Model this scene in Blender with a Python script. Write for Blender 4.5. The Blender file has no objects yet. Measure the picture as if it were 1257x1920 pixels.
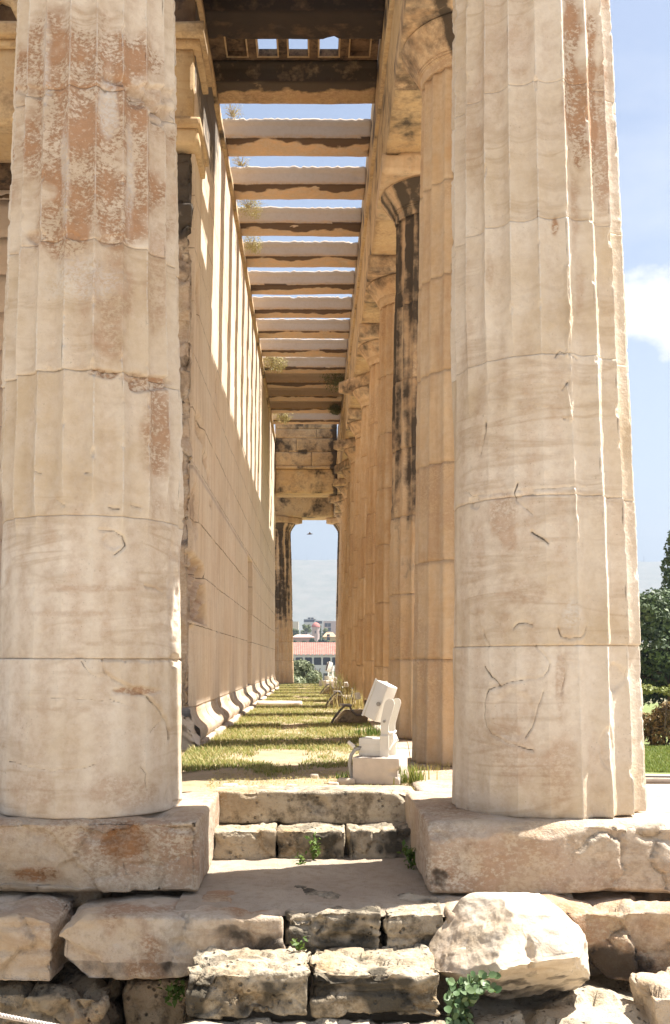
import bpy, math, random
import numpy as np
from mathutils import Vector, Matrix, Euler

scene = bpy.context.scene
col = scene.collection

# ------------------------------------------------------------------ camera
CAM_H = 0.75
PITCH = math.radians(3.3)
F_PX, W_PX, H_PX = 1960.0, 1257.0, 1920.0
VPX, VPY = 588.0, 1240.0
PPY = VPY - F_PX * math.tan(PITCH)
cam_d = bpy.data.cameras.new("camera")
cam = bpy.data.objects.new("camera", cam_d)
col.objects.link(cam)
cam.location = (0, 0, CAM_H)
cam.rotation_euler = (math.pi / 2 + PITCH, 0, 0)
cam_d.sensor_fit = 'VERTICAL'
cam_d.sensor_height = 36.0
cam_d.sensor_width = 36.0 * W_PX / H_PX
cam_d.lens = 36.0 * F_PX / H_PX
cam_d.shift_x = (W_PX / 2 - VPX) / H_PX
cam_d.shift_y = (PPY - H_PX / 2) / H_PX
cam_d.clip_start = 0.05
cam_d.clip_end = 20000
scene.camera = cam

# ------------------------------------------------------------------ light
SUN_DIR = Vector((1.0, 0.27, 1.88)).normalized()      # towards the sun
SUN_EL = math.asin(SUN_DIR.z)
SUN_AZ = math.atan2(SUN_DIR.x, SUN_DIR.y)            # clockwise from +Y
SUN_STRENGTH = 5.0
SKY_STRENGTH = 0.056
scene.view_settings.view_transform = 'Standard'
scene.view_settings.look = 'None'
scene.view_settings.exposure = 1.7
scene.view_settings.gamma = 1.0

sun_d = bpy.data.lights.new("sun", 'SUN')
sun_d.energy = SUN_STRENGTH
sun_d.angle = math.radians(0.53)
sun_d.color = (1.0, 0.955, 0.88)
sun = bpy.data.objects.new("sun", sun_d)
col.objects.link(sun)
sun.rotation_euler = SUN_DIR.to_track_quat('Z', 'Y').to_euler()

world = bpy.data.worlds.new("World")
scene.world = world
world.use_nodes = True
wt = world.node_tree
for n in list(wt.nodes):
    wt.nodes.remove(n)


class NT:
    """tiny helper to write node trees"""
    def __init__(s, tree):
        s.t = tree

    def n(s, kind, inp=None, **props):
        nd = s.t.nodes.new(kind)
        for k, v in props.items():
            setattr(nd, k, v)
        for k, v in (inp or {}).items():
            sock = nd.inputs[k]
            if isinstance(v, bpy.types.NodeSocket):
                s.t.links.new(v, sock)
            else:
                sock.default_value = v
        return nd

    def math(s, op, a, b=0.0, clamp=False):
        return s.n('ShaderNodeMath', {0: a, 1: b}, operation=op, use_clamp=clamp).outputs[0]

    def vmath(s, op, a, b=(0, 0, 0)):
        return s.n('ShaderNodeVectorMath', {0: a, 1: b}, operation=op).outputs[0]

    def mix(s, f, a, b, blend='MIX'):
        nd = s.n('ShaderNodeMix', data_type='RGBA', blend_type=blend)
        for sock, v in ((nd.inputs[0], f), (nd.inputs[6], a), (nd.inputs[7], b)):
            if isinstance(v, bpy.types.NodeSocket):
                s.t.links.new(v, sock)
            else:
                if not isinstance(v, (int, float)) and len(v) == 3:
                    v = (*v, 1)
                sock.default_value = v
        return nd.outputs[2]

    def ramp(s, f, a, b):
        """linear step from a to b, clamped 0..1"""
        return s.n('ShaderNodeMapRange', {0: f, 1: a, 2: b, 3: 0.0, 4: 1.0}, clamp=True).outputs[0]

    def noise(s, vec, scale, detail=4, rough=0.55, dist=0.0):
        return s.n('ShaderNodeTexNoise', {'Vector': vec, 'Scale': scale, 'Detail': detail,
                                          'Roughness': rough, 'Distortion': dist}).outputs[0]


w = NT(wt)
sky = w.n('ShaderNodeTexSky', sky_type='NISHITA', sun_disc=False, sun_elevation=SUN_EL,
          sun_rotation=SUN_AZ, altitude=100.0, air_density=1.0, dust_density=2.2, ozone_density=0.9)
gen = w.n('ShaderNodeTexCoord').outputs['Generated']
# cumulus bank in the sky to the right of the corner column, thin cloud elsewhere low down
sep = w.n('ShaderNodeSeparateXYZ', {0: gen})
cl_n = w.noise(w.vmath('MULTIPLY', gen, (1, 1, 1.7)), 9.0, 7, 0.55)
ang = w.math('DIVIDE', sep.outputs[0], w.math('MAXIMUM', sep.outputs[1], 0.05))
alt = w.math('DIVIDE', sep.outputs[2], w.math('MAXIMUM', sep.outputs[1], 0.05))
dx = w.math('DIVIDE', w.math('SUBTRACT', ang, 0.40), 0.14)
dz = w.math('DIVIDE', w.math('SUBTRACT', alt, 0.325), 0.062)
rr = w.math('SQRT', w.math('ADD', w.math('MULTIPLY', dx, dx), w.math('MULTIPLY', dz, dz)))
bank = w.ramp(w.math('ADD', w.math('SUBTRACT', 1.0, rr), w.math('MULTIPLY', w.math('SUBTRACT', cl_n, 0.5), 2.2)), 0.0, 0.28)
bank = w.math('MULTIPLY', bank, w.math('GREATER_THAN', sep.outputs[1], 0.05))
veil = w.math('MULTIPLY', w.ramp(w.noise(w.vmath('MULTIPLY', gen, (1, 1, 2.5)), 3.0, 6, 0.6), 0.48, 0.8), 0.35)
cl = w.math('MAXIMUM', bank, w.math('ADD', veil, w.math('ADD', 0.10, w.math('MULTIPLY', w.ramp(sep.outputs[2], 0.45, 0.02), 0.34))))
sky_c = w.mix(cl, sky.outputs[0], (7.0, 6.9, 6.7, 1))
bg = w.n('ShaderNodeBackground', {'Color': sky_c, 'Strength': SKY_STRENGTH})
w.n('ShaderNodeOutputWorld', {'Surface': bg.outputs[0]})

# ------------------------------------------------------------------ numpy noise
_rs = np.random.RandomState(7)
_P = np.concatenate([_rs.permutation(512)] * 3)
_G = _rs.normal(size=(512, 3))
_G /= np.linalg.norm(_G, axis=1)[:, None]


def perlin(p):
    p = np.asarray(p, dtype=np.float64)
    i = np.floor(p).astype(np.int64)
    f = p - i
    u = f * f * f * (f * (f * 6 - 15) + 10)
    i &= 511
    r = 0
    out = np.zeros(len(p))
    for a in (0, 1):
        wa = u[:, 0] if a else 1 - u[:, 0]
        pa = _P[(i[:, 0] + a) & 511]
        for b in (0, 1):
            wb = u[:, 1] if b else 1 - u[:, 1]
            pb = _P[(pa + i[:, 1] + b) & 511]
            for c in (0, 1):
                wc = u[:, 2] if c else 1 - u[:, 2]
                g = _G[_P[(pb + i[:, 2] + c) & 511] & 511]
                d = f - np.array((a, b, c))
                out += wa * wb * wc * (g * d).sum(1)
    return out * 1.5


def fbm(p, octv=4, gain=0.5):
    out = 0
    a = 1.0
    t = 0
    for k in range(octv):
        out = out + a * perlin(p * (2.03 ** k) + 13.7 * k)
        t += a
        a *= gain
    return out / t * 1.3


def ridged(p, octv=4):
    out = 0
    a = 1.0
    for k in range(octv):
        out = out + a * (1 - np.abs(perlin(p * (2.1 ** k) + 7.3 * k)) * 2)
        a *= 0.5
    return out / 1.9


def sstep(x, a, b):
    t = np.clip((x - a) / (b - a), 0, 1)
    return t * t * (3 - 2 * t)


# ------------------------------------------------------------------ object helpers
def link(o, parent=None):
    col.objects.link(o)
    if parent is not None:
        o.parent = parent
    return o


def tag(o, label, cat, group=None):
    o['label'] = label
    o['category'] = cat
    if group:
        o['group'] = group
    return o


def thing(name, label, cat, loc=(0, 0, 0), group=None, rotz=0.0):
    o = bpy.data.objects.new(name, None)
    o.empty_display_size = 0.2
    link(o)
    o.location = loc
    o.rotation_euler = (0, 0, rotz)
    return tag(o, label, cat, group)


def mesh(name, V, F, mat, parent=None, attr=None, smooth=True, loc=None):
    """V (N,3); F: one array (M,k) or a list of arrays; attr (N,4) -> colour attribute 'mask'"""
    if not isinstance(F, (list, tuple)):
        F = [F]
    V = np.asarray(V, dtype=np.float32)
    F = [np.asarray(f, dtype=np.int32) for f in F if len(f)]
    me = bpy.data.meshes.new(name)
    me.vertices.add(len(V))
    me.vertices.foreach_set('co', V.ravel())
    nl = sum(f.size for f in F)
    npoly = sum(len(f) for f in F)
    me.loops.add(nl)
    me.loops.foreach_set('vertex_index', np.concatenate([f.ravel() for f in F]))
    me.polygons.add(npoly)
    tot = np.concatenate([np.full(len(f), f.shape[1], dtype=np.int32) for f in F])
    st = np.concatenate([[0], np.cumsum(tot)[:-1]]).astype(np.int32)
    me.polygons.foreach_set('loop_start', st)
    me.polygons.foreach_set('loop_total', tot)
    me.update(calc_edges=True)
    me.polygons.foreach_set('use_smooth', np.full(npoly, bool(smooth)))
    if attr is not None:
        a = me.color_attributes.new('mask', 'FLOAT_COLOR', 'POINT')
        a.data.foreach_set('color', np.asarray(attr, dtype=np.float32).ravel())
    me.validate()
    me.materials.append(mat)
    o = bpy.data.objects.new(name, me)
    link(o, parent)
    if loc is not None:
        o.location = loc
    return o


def struct(o):
    o['kind'] = 'structure'
    return o


def stuff(o):
    o['kind'] = 'stuff'
    return o


class MB:
    """collects shapes that belong to one mesh"""
    def __init__(s):
        s.V, s.F, s.n = [], {}, 0

    def add(s, V, F):
        V = np.asarray(V, float)
        if not isinstance(F, (list, tuple)) or (len(F) and not isinstance(F[0], np.ndarray)):
            F = [np.asarray(F)]
        for f in F:
            f = np.asarray(f)
            if len(f):
                s.F.setdefault(f.shape[1], []).append(f + s.n)
        s.V.append(V)
        s.n += len(V)

    def box(s, lo, hi, M=None):
        lo, hi = np.array(lo, float), np.array(hi, float)
        V = np.array([[(lo, hi)[i >> 2 & 1][0], (lo, hi)[i >> 1 & 1][1], (lo, hi)[i & 1][2]] for i in range(8)])
        if M is not None:
            V = xf(V, M)
        s.add(V, np.array([[0, 1, 3, 2], [4, 6, 7, 5], [0, 4, 5, 1], [2, 3, 7, 6], [0, 2, 6, 4], [1, 5, 7, 3]]))

    def tube(s, pts, rad, n=10, cap=True):
        pts = [Vector(p) for p in pts]
        k = len(pts)
        rad = [rad] * k if isinstance(rad, (int, float)) else list(rad)
        V = []
        up = Vector((0, 0, 1))
        prev = None
        for i, p in enumerate(pts):
            t = (pts[min(i + 1, k - 1)] - pts[max(i - 1, 0)]).normalized()
            if prev is None:
                a = t.cross(up)
                if a.length < 1e-3:
                    a = t.cross(Vector((1, 0, 0)))
            else:
                a = prev - t * prev.dot(t)
            a.normalize()
            prev = a
            b = t.cross(a)
            for j in range(n):
                q = 2 * math.pi * j / n
                V.append(p + (a * math.cos(q) + b * math.sin(q)) * rad[i])
        F = [[i * n + j, i * n + (j + 1) % n, (i + 1) * n + (j + 1) % n, (i + 1) * n + j]
             for i in range(k - 1) for j in range(n)]
        s.add([tuple(v) for v in V], np.array(F))
        if cap:
            for i in (0, k - 1):
                s.add([tuple(v) for v in V[i * n:(i + 1) * n]], np.array([list(range(n))]))

    def build(s, name, mat, parent=None, smooth=True, attr=None, loc=None):
        F = [np.concatenate(f) for f in s.F.values()]
        return mesh(name, np.concatenate(s.V), F, mat, parent, attr, smooth, loc)


def xf(V, M):
    V = np.asarray(V, float)
    A = np.array(M)
    return V @ A[:3, :3].T + A[:3, 3]


def grid_faces(nu, nv, wrap_u=False):
    a = np.arange(nu * nv).reshape(nv, nu)
    if wrap_u:
        a = np.concatenate([a, a[:, :1]], axis=1)
    return np.stack([a[:-1, :-1], a[:-1, 1:], a[1:, 1:], a[1:, :-1]], -1).reshape(-1, 4)


def gridbox(lo, hi, res):
    """welded box of grid faces: V, F (normals outwards)"""
    lo, hi = np.array(lo, float), np.array(hi, float)
    n = [max(2, int(math.ceil((hi[a] - lo[a]) / (res if np.isscalar(res) else res[a])))) for a in range(3)]
    Vs, Fs, off = [], [], 0
    for ax in range(3):
        u, v = (ax + 1) % 3, (ax + 2) % 3
        gu, gv = np.linspace(lo[u], hi[u], n[u] + 1), np.linspace(lo[v], hi[v], n[v] + 1)
        U, W_ = np.meshgrid(gu, gv)
        for side in (0, 1):
            P = np.zeros((U.size, 3))
            P[:, u], P[:, v] = U.ravel(), W_.ravel()
            P[:, ax] = hi[ax] if side else lo[ax]
            f = grid_faces(n[u] + 1, n[v] + 1)
            if not side:
                f = f[:, ::-1]
            Vs.append(P)
            Fs.append(f + off)
            off += len(P)
    V, F = np.concatenate(Vs), np.concatenate(Fs)
    key = np.round((V - lo) * 1e5).astype(np.int64)
    _, idx, inv = np.unique(key, axis=0, return_index=True, return_inverse=True)
    return V[idx], inv.ravel()[F]


def nearest(P, S):
    """index of and distance to the nearest seed, and the gap to the second nearest"""
    idx = np.zeros(len(P), int)
    f1 = np.zeros(len(P))
    f2 = np.zeros(len(P))
    for a in range(0, len(P), 20000):
        d = ((P[a:a + 20000, None, :] - S[None]) ** 2).sum(2)
        o = np.argpartition(d, 1, axis=1)[:, :2]
        da = np.sqrt(np.take_along_axis(d, o, 1))
        sw = da[:, 0] > da[:, 1]
        o[sw] = o[sw][:, ::-1]
        da.sort(axis=1)
        idx[a:a + 20000], f1[a:a + 20000], f2[a:a + 20000] = o[:, 0], da[:, 0], da[:, 1]
    return idx, f1, f2


def rock(lo, hi, res=0.02, r=0.02, amp=0.008, freq=6.0, seed=0.0, cuts=(), pits=(), rvar=0.8, strat=0.0, dents=0,
         facet=None, lumps=None):
    """weathered block: rounded uneven edges, noise, planes that break corners off, pits"""
    lo, hi = np.array(lo, float), np.array(hi, float)
    V, F = gridbox(lo, hi, res)
    sd = np.array((seed * 3.1, seed * 1.7, seed * 2.3))
    rv = r * (1 + rvar * 1.6 * fbm(V * 3.1 + sd + 5, 3))
    rv = np.clip(rv, 0.15 * r, 0.45 * (hi - lo).min())[:, None]
    q = np.clip(V, lo + rv, hi - rv)
    d = V - q
    L = np.linalg.norm(d, axis=1)[:, None]
    nrm = d / np.maximum(L, 1e-9)
    P = q + nrm * rv
    P = P + nrm * (amp * fbm(P * freq + sd, 5, 0.55) + amp * 0.8 * fbm(P * freq * 0.35 + sd + 9, 2))[:, None]
    if strat:
        sp = P * np.array((2.0, 2.0, 22.0)) + sd
        P = P - nrm * (strat * np.clip(fbm(sp, 3) * 1.5, 0, 1))[:, None]
    if facet:                       # broken faces: (size of a face, depth, mask or None)
        fs, fd, fm = facet
        rs = np.random.RandomState(int(seed * 10) + 5)
        ext = hi - lo
        k = int(np.clip(2 * (ext[0] * ext[1] + ext[1] * ext[2] + ext[0] * ext[2]) / fs ** 2, 6, 160))
        S = V[rs.randint(len(V), size=k)]
        q_ = P + fs * 0.22 * np.stack([fbm(P * 2.2 / fs + sd, 3), fbm(P * 2.2 / fs + sd + 31, 3), fbm(P * 2.2 / fs + sd + 67, 3)], 1)
        ix, f1, f2 = nearest(q_, S)
        tilt = rs.normal(size=(k, 3)) * 0.55
        base = rs.uniform(0, 1, k) * fd
        dsp = base[ix] + ((q_ - S[ix]) * tilt[ix]).sum(1) * fd / fs * 1.3
        dsp = np.clip(dsp, -0.3 * fd, 1.8 * fd) + 0.35 * fd * np.exp(-((f2 - f1) / (0.05 * fs)) ** 2)
        if fm is not None:
            dsp = dsp * fm(P)
        P = P - nrm * dsp[:, None]
    if lumps:                       # pebbly conglomerate: (size, height)
        ls, lh = lumps
        rs = np.random.RandomState(int(seed * 10) + 9)
        ext = hi - lo
        k = int(np.clip(2 * (ext[0] * ext[1] + ext[1] * ext[2] + ext[0] * ext[2]) / ls ** 2, 6, 420))
        S = V[rs.randint(len(V), size=k)]
        q_ = P + ls * 0.25 * np.stack([fbm(P * 2 / ls + sd, 3), fbm(P * 2 / ls + sd + 31, 3), fbm(P * 2 / ls + sd + 67, 3)], 1)
        ix, f1, f2 = nearest(q_, S)
        g = np.clip((f2 - f1) / (0.5 * ls), 0, 1)
        P = P - nrm * (lh * (1 - np.sqrt(g)) + lh * 0.5 * rs.uniform(0, 1, k)[ix])[:, None]
    for (n, c) in cuts:
        n = np.array(n, float)
        ln = np.linalg.norm(n)
        n = n / ln
        s_ = P @ n - c + amp * 2.2 * fbm(P * freq * 0.7 + sd + 3, 4)
        P = P - n * np.clip(s_, 0, None)[:, None] * 0.96
    for (c, rad, dep) in pits:
        dd = np.linalg.norm((P - np.array(c)) / np.array(rad), axis=1) + 0.25 * fbm(P * freq * 1.5 + sd, 3)
        P = P - nrm * (dep * (1 - sstep(dd, 0.6, 1.0)))[:, None]
    rs = np.random.RandomState(int(seed * 10) + 1)
    for k in range(dents):
        c = V[rs.randint(len(V))]
        rad = rs.uniform(0.02, 0.06)
        dd = np.linalg.norm((P - c) / np.array((rad * 1.6, rad * 1.6, rad)), axis=1) + 0.3 * fbm(P * freq * 2 + sd + k, 3)
        P = P - nrm * (rad * 0.4 * (1 - sstep(dd, 0.5, 1.0)))[:, None]
    return P, F


# ------------------------------------------------------------------ materials
def new_mat(name):
    m = bpy.data.materials.new(name)
    m.use_nodes = True
    for n in list(m.node_tree.nodes):
        m.node_tree.nodes.remove(n)
    return m, NT(m.node_tree)


def finish(t, color, rough=0.85, bump=None, bstr=0.4, bdist=0.01, **extra):
    inp = {'Base Color': color, 'Roughness': rough}
    inp.update(extra)
    b = t.n('ShaderNodeBsdfPrincipled', inp)
    if bump is not None:
        bn = t.n('ShaderNodeBump', {'Height': bump, 'Strength': bstr, 'Distance': bdist})
        t.t.links.new(bn.outputs[0], b.inputs['Normal'])
    t.n('ShaderNodeOutputMaterial', {'Surface': b.outputs[0]})
    return b


def stone(name, c1, c2, c3, pat=(0.225, 0.112, 0.048), crust=(0.03, 0.022, 0.015), g_pat=0.25, g_crust=0.0,
          vein=0.35, joints=None, bstr=0.45, pitted=0.0, own=True, speck=0.6, streak=0.0, fine=0.25, bdist=0.012):
    m, t = new_mat(name)
    tc = t.n('ShaderNodeTexCoord').outputs['Object']
    if own:
        ri = t.n('ShaderNodeObjectInfo').outputs['Random']
        p = t.vmath('ADD', tc, t.vmath('MULTIPLY', t.n('ShaderNodeCombineXYZ', {0: ri, 1: ri, 2: ri}).outputs[0], (41, 23, 61)))
    else:
        p = tc
    at = t.n('ShaderNodeAttribute', attribute_name='mask')
    rgb = t.n('ShaderNodeSeparateColor', {0: at.outputs['Color']})
    aP, aC, aB = rgb.outputs[0], rgb.outputs[1], rgb.outputs[2]
    n_big = t.noise(p, 1.3, 4, 0.55)
    n_mid = t.noise(p, 6.0, 7, 0.62)
    n_fin = t.noise(p, 22.0, 8, 0.68)
    n_gr = t.noise(p, 90.0, 4, 0.6)
    c = t.mix(t.ramp(n_big, 0.35, 0.65), c1, c2)
    c = t.mix(t.math('MULTIPLY', t.ramp(n_mid, 0.42, 0.68), 0.65), c, c3)
    # marble veins, roughly horizontal, wavering
    vp = t.vmath('MULTIPLY', p, (0.7, 0.7, 4.2))
    v1 = t.noise(vp, 1.7, 5, 0.5, 0.9)
    vv = t.math('SUBTRACT', 1.0, t.ramp(t.math('ABSOLUTE', t.math('SUBTRACT', v1, 0.5)), 0.0, 0.07))
    vv = t.math('MULTIPLY', vv, t.ramp(t.noise(p, 2.1, 2), 0.42, 0.62))
    c = t.mix(t.math('MULTIPLY', vv, vein), c, tuple(x * y for x, y in zip(c1, (0.62, 0.52, 0.42))))
    # fine tone change
    c = t.mix(t.math('MULTIPLY', t.ramp(n_fin, 0.44, 0.70), fine), c, tuple(x * y for x, y in zip(c1, (0.72, 0.64, 0.54))))
    if streak:
        s1 = t.noise(t.vmath('MULTIPLY', p, (3.0, 6.5, 0.45)), 1.6, 6, 0.62)
        c = t.mix(t.math('MULTIPLY', t.ramp(s1, 0.47, 0.66), streak), c, tuple(x * y for x, y in zip(c1, (0.66, 0.52, 0.40))))
    # patina: flakes of brown iron stain
    n_fl = t.noise(t.vmath('MULTIPLY', p, (1.0, 1.0, 1.5)), 46.0, 8, 0.72)
    fl = t.ramp(t.math('ADD', t.math('MULTIPLY', n_fl, 0.6), t.math('MULTIPLY', n_mid, 0.4)), 0.45, 0.515)
    hard = t.ramp(aP, 0.35, 0.75)
    flp = t.math('ADD', t.math('MULTIPLY', hard, t.math('ADD', 0.22, t.math('MULTIPLY', fl, 0.78))), t.math('MULTIPLY', t.math('SUBTRACT', 1.0, hard), t.math('ADD', 0.3, t.math('MULTIPLY', t.ramp(n_fin, 0.35, 0.65), 0.5))))
    flp = t.math('MAXIMUM', flp, t.math('MULTIPLY', t.ramp(aP, 0.86, 1.0), t.math('ADD', 0.7, t.math('MULTIPLY', fl, 0.3))))
    gp = t.math('MULTIPLY', t.ramp(t.noise(p, 0.9, 3), 0.48, 0.66), g_pat)
    pf = t.math('MULTIPLY', t.math('MAXIMUM', t.math('MULTIPLY', aP, flp), t.math('MULTIPLY', gp, fl)), 1.0)
    pc = t.mix(t.ramp(n_mid, 0.4, 0.62), pat, tuple(min(1, x * 1.5) for x in pat))
    c = t.mix(pf, c, pc)
    # pale: bare fresh marble
    pl = t.math('MULTIPLY', aB, t.ramp(n_fl, 0.44, 0.54))
    c = t.mix(t.math('MULTIPLY', pl, 0.8), c, (0.62, 0.60, 0.56))
    # specks and black crust
    sp = t.math('MULTIPLY', t.ramp(n_gr, 0.63, 0.70), t.math('MULTIPLY', t.ramp(n_mid, 0.46, 0.62), speck))
    c = t.mix(sp, c, tuple(x * 0.38 for x in c1))
    cf = t.ramp(t.math('ADD', aC, t.math('SUBTRACT', t.math('MULTIPLY', n_mid, 1.1), 0.55)), 0.28, 0.62)
    cf = t.math('MULTIPLY', cf, t.ramp(aC, 0.02, 0.12))
    if g_crust:
        gc = t.math('MULTIPLY', t.ramp(t.math('ADD', t.math('MULTIPLY', t.noise(p, 2.6, 6, 0.65), 0.6), t.math('MULTIPLY', n_fin, 0.4)), 0.50, 0.60), g_crust)
        cf = t.math('MAXIMUM', cf, gc)
    c = t.mix(t.math('MULTIPLY', cf, 0.92), c, crust)
    h = t.math('ADD', t.math('MULTIPLY', n_fin, 0.6), t.math('MULTIPLY', n_gr, 0.4))
    if pitted:
        vo = t.n('ShaderNodeTexVoronoi', {'Vector': p, 'Scale': 26.0, 'Randomness': 1.0}).outputs['Distance']
        pit = t.math('MULTIPLY', t.math('SUBTRACT', 1.0, t.ramp(vo, 0.10, 0.26)), t.ramp(n_mid, 0.44, 0.58))
        c = t.mix(t.math('MULTIPLY', pit, 0.75 * pitted), c, tuple(x * 0.22 for x in c1))
        h = t.math('SUBTRACT', h, t.math('MULTIPLY', pit, pitted))
    if joints:
        w_, h_, z_off, z_min, msize = joints
        s = t.n('ShaderNodeSeparateXYZ', {0: tc})
        jv = t.n('ShaderNodeCombineXYZ', {0: s.outputs[1], 1: t.math('SUBTRACT', s.outputs[2], z_off)}).outputs[0]
        jv = t.vmath('ADD', jv, t.vmath('MULTIPLY', t.n('ShaderNodeTexNoise', {'Vector': p, 'Scale': 5.0}).outputs['Color'], (0.012, 0.012, 0)))
        br = t.n('ShaderNodeTexBrick', {'Vector': jv, 'Color1': (0, 0, 0, 1), 'Color2': (1, 1, 1, 1), 'Scale': 1.0,
                                        'Mortar Size': msize, 'Mortar Smooth': 0.15, 'Bias': 0.0,
                                        'Brick Width': w_, 'Row Height': h_}, offset=0.5)
        up = t.math('GREATER_THAN', s.outputs[2], z_min)
        jf = t.math('MULTIPLY', br.outputs['Fac'], up)
        jf = t.math('MULTIPLY', jf, t.ramp(t.noise(p, 3.0, 3), 0.30, 0.5))
        tone = t.math('MULTIPLY', t.math('MULTIPLY', t.n('ShaderNodeSeparateColor', {0: br.outputs['Color']}).outputs[0], 0.22), up)
        c = t.mix(tone, c, tuple(x * 0.72 for x in c2))
        c = t.mix(t.math('MULTIPLY', jf, 0.75), c, (0.09, 0.06, 0.035))
        h = t.math('SUBTRACT', h, t.math('MULTIPLY', jf, 1.2))
    finish(t, c, 0.88, h, bstr, bdist)
    return m


def plain(name, color, rough=0.6, metallic=0.0, var=0.12, scale=14.0, bump=0.1):
    m, t = new_mat(name)
    p = t.n('ShaderNodeTexCoord').outputs['Object']
    n1 = t.noise(p, scale, 6, 0.6)
    c = t.mix(t.math('MULTIPLY', t.ramp(n1, 0.35, 0.7), var * 3), color, tuple(x * 0.6 for x in color))
    finish(t, c, rough, t.noise(p, scale * 5, 4), bump, 0.004, Metallic=metallic)
    return m


def leaf_mat(name, a, b, trans=0.25, rough=0.55):
    m, t = new_mat(name)
    r = t.n('ShaderNodeNewGeometry').outputs['Random Per Island']
    c = t.mix(r, a, b)
    bs = t.n('ShaderNodeBsdfPrincipled', {'Base Color': c, 'Roughness': rough, 'Specular IOR Level': 0.3})
    tr = t.n('ShaderNodeBsdfTranslucent', {'Color': c})
    mx = t.n('ShaderNodeMixShader', {0: trans, 1: bs.outputs[0], 2: tr.outputs[0]})
    t.n('ShaderNodeOutputMaterial', {'Surface': mx.outputs[0]})
    return m


MARBLE = stone('weathered_marble', (0.53, 0.425, 0.295), (0.69, 0.615, 0.515), (0.63, 0.56, 0.47), g_pat=0.2, own=True, vein=0.38, bstr=0.6)
MARBLE_STEP = stone('step_marble', (0.47, 0.35, 0.225), (0.58, 0.50, 0.40), (0.54, 0.48, 0.41), g_pat=0.75, g_crust=0.25, bstr=0.9, vein=0.4, fine=0.38, bdist=0.022)
HONEY = stone('honey_marble', (0.57, 0.39, 0.22), (0.65, 0.49, 0.315), (0.62, 0.51, 0.37), g_pat=0.4, vein=0.15, streak=0.4)
WALL = stone('cella_wall_marble', (0.66, 0.525, 0.385), (0.72, 0.61, 0.48), (0.69, 0.58, 0.46), g_pat=0.2, vein=0.12,
             joints=(1.23, 0.52, 0.07, 1.02, 0.006), own=False, streak=0.38, pitted=0.45)
PORCH_WALL = stone('porch_wall_marble', (0.60, 0.46, 0.35), (0.64, 0.52, 0.42), (0.6, 0.5, 0.40), g_pat=0.08, vein=0.12)
ARCHI = stone('architrave_marble', (0.50, 0.34, 0.165), (0.56, 0.41, 0.235), (0.55, 0.43, 0.27), g_pat=0.3, g_crust=0.35, streak=0.2)
BEAM = stone('beam_marble', (0.54, 0.435, 0.33), (0.58, 0.48, 0.38), (0.55, 0.46, 0.37), g_pat=0.15, vein=0.1,
             pat=(0.44, 0.25, 0.10), crust=(0.06, 0.03, 0.014))
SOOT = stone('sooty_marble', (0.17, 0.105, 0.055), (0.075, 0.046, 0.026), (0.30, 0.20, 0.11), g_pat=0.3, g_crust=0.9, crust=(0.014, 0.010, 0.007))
POROS = stone('poros_limestone', (0.40, 0.325, 0.22), (0.50, 0.42, 0.31), (0.55, 0.49, 0.39), g_pat=0.4, g_crust=0.75,
              pat=(0.22, 0.14, 0.06), crust=(0.045, 0.036, 0.022), vein=0.2, bstr=1.0, pitted=0.9, bdist=0.022)
CONGL = stone('foundation_conglomerate', (0.27, 0.205, 0.125), (0.34, 0.27, 0.175), (0.42, 0.36, 0.27), g_pat=0.4, g_crust=0.9,
              crust=(0.025, 0.02, 0.014), vein=0.0, bstr=1.0, pitted=1.0, bdist=0.025)
WHITE_METAL = plain('white_painted_metal', (0.72, 0.69, 0.62), 0.45, 0.0, 0.08, 8.0, 0.05)
GREY_METAL = plain('worn_grey_metal', (0.33, 0.31, 0.28), 0.5, 0.6, 0.2, 20)
CONCRETE = plain('pale_concrete', (0.60, 0.52, 0.44), 0.9, 0.0, 0.12, 18, 0.4)
DARK_PLASTIC = plain('dark_conduit', (0.10, 0.085, 0.075), 0.6)
GREY_HOSE = plain('grey_conduit', (0.40, 0.38, 0.34), 0.6)
BROWN_GLASS = plain('brown_lamp_glass', (0.13, 0.07, 0.045), 0.2)

# ------------------------------------------------------------------ columns
D0 = 5.5                       # depth of the front row of columns
XR, XL = 1.24, -1.175          # axes of the corner column and of its neighbour
R_BOT, R_TOP, Z_NECK, Z_ARCH = 0.509, 0.398, 5.21, 5.713
Y_FLANK = [D0, D0 + 2.413] + [D0 + 2.413 + 2.583 * k for k in range(1, 11)] + [D0 + 30.656]
FLUTE = math.radians(18)


def shaft_R(z):
    t = np.clip(z / Z_NECK, 0, 1)
    return R_BOT + (R_TOP - R_BOT) * t + 0.008 * np.sin(math.pi * t)


def to_px(P):
    """where points of the place fall in the photograph (for reading wear off it)"""
    ct, st_ = math.cos(PITCH), math.sin(PITCH)
    z = P[:, 2] - CAM_H
    zc = P[:, 1] * ct + z * st_
    yc = -P[:, 1] * st_ + z * ct
    return VPX + F_PX * P[:, 0] / zc, PPY - F_PX * yc / zc


def pdist(u, v, poly):
    best = np.full(len(u), 1e9)
    for (x0, y0), (x1, y1) in zip(poly[:-1], poly[1:]):
        dx, dy = x1 - x0, y1 - y0
        t = np.clip(((u - x0) * dx + (v - y0) * dy) / (dx * dx + dy * dy + 1e-9), 0, 1)
        best = np.minimum(best, (u - x0 - t * dx) ** 2 + (v - y0 - t * dy) ** 2)
    return np.sqrt(best)


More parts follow.
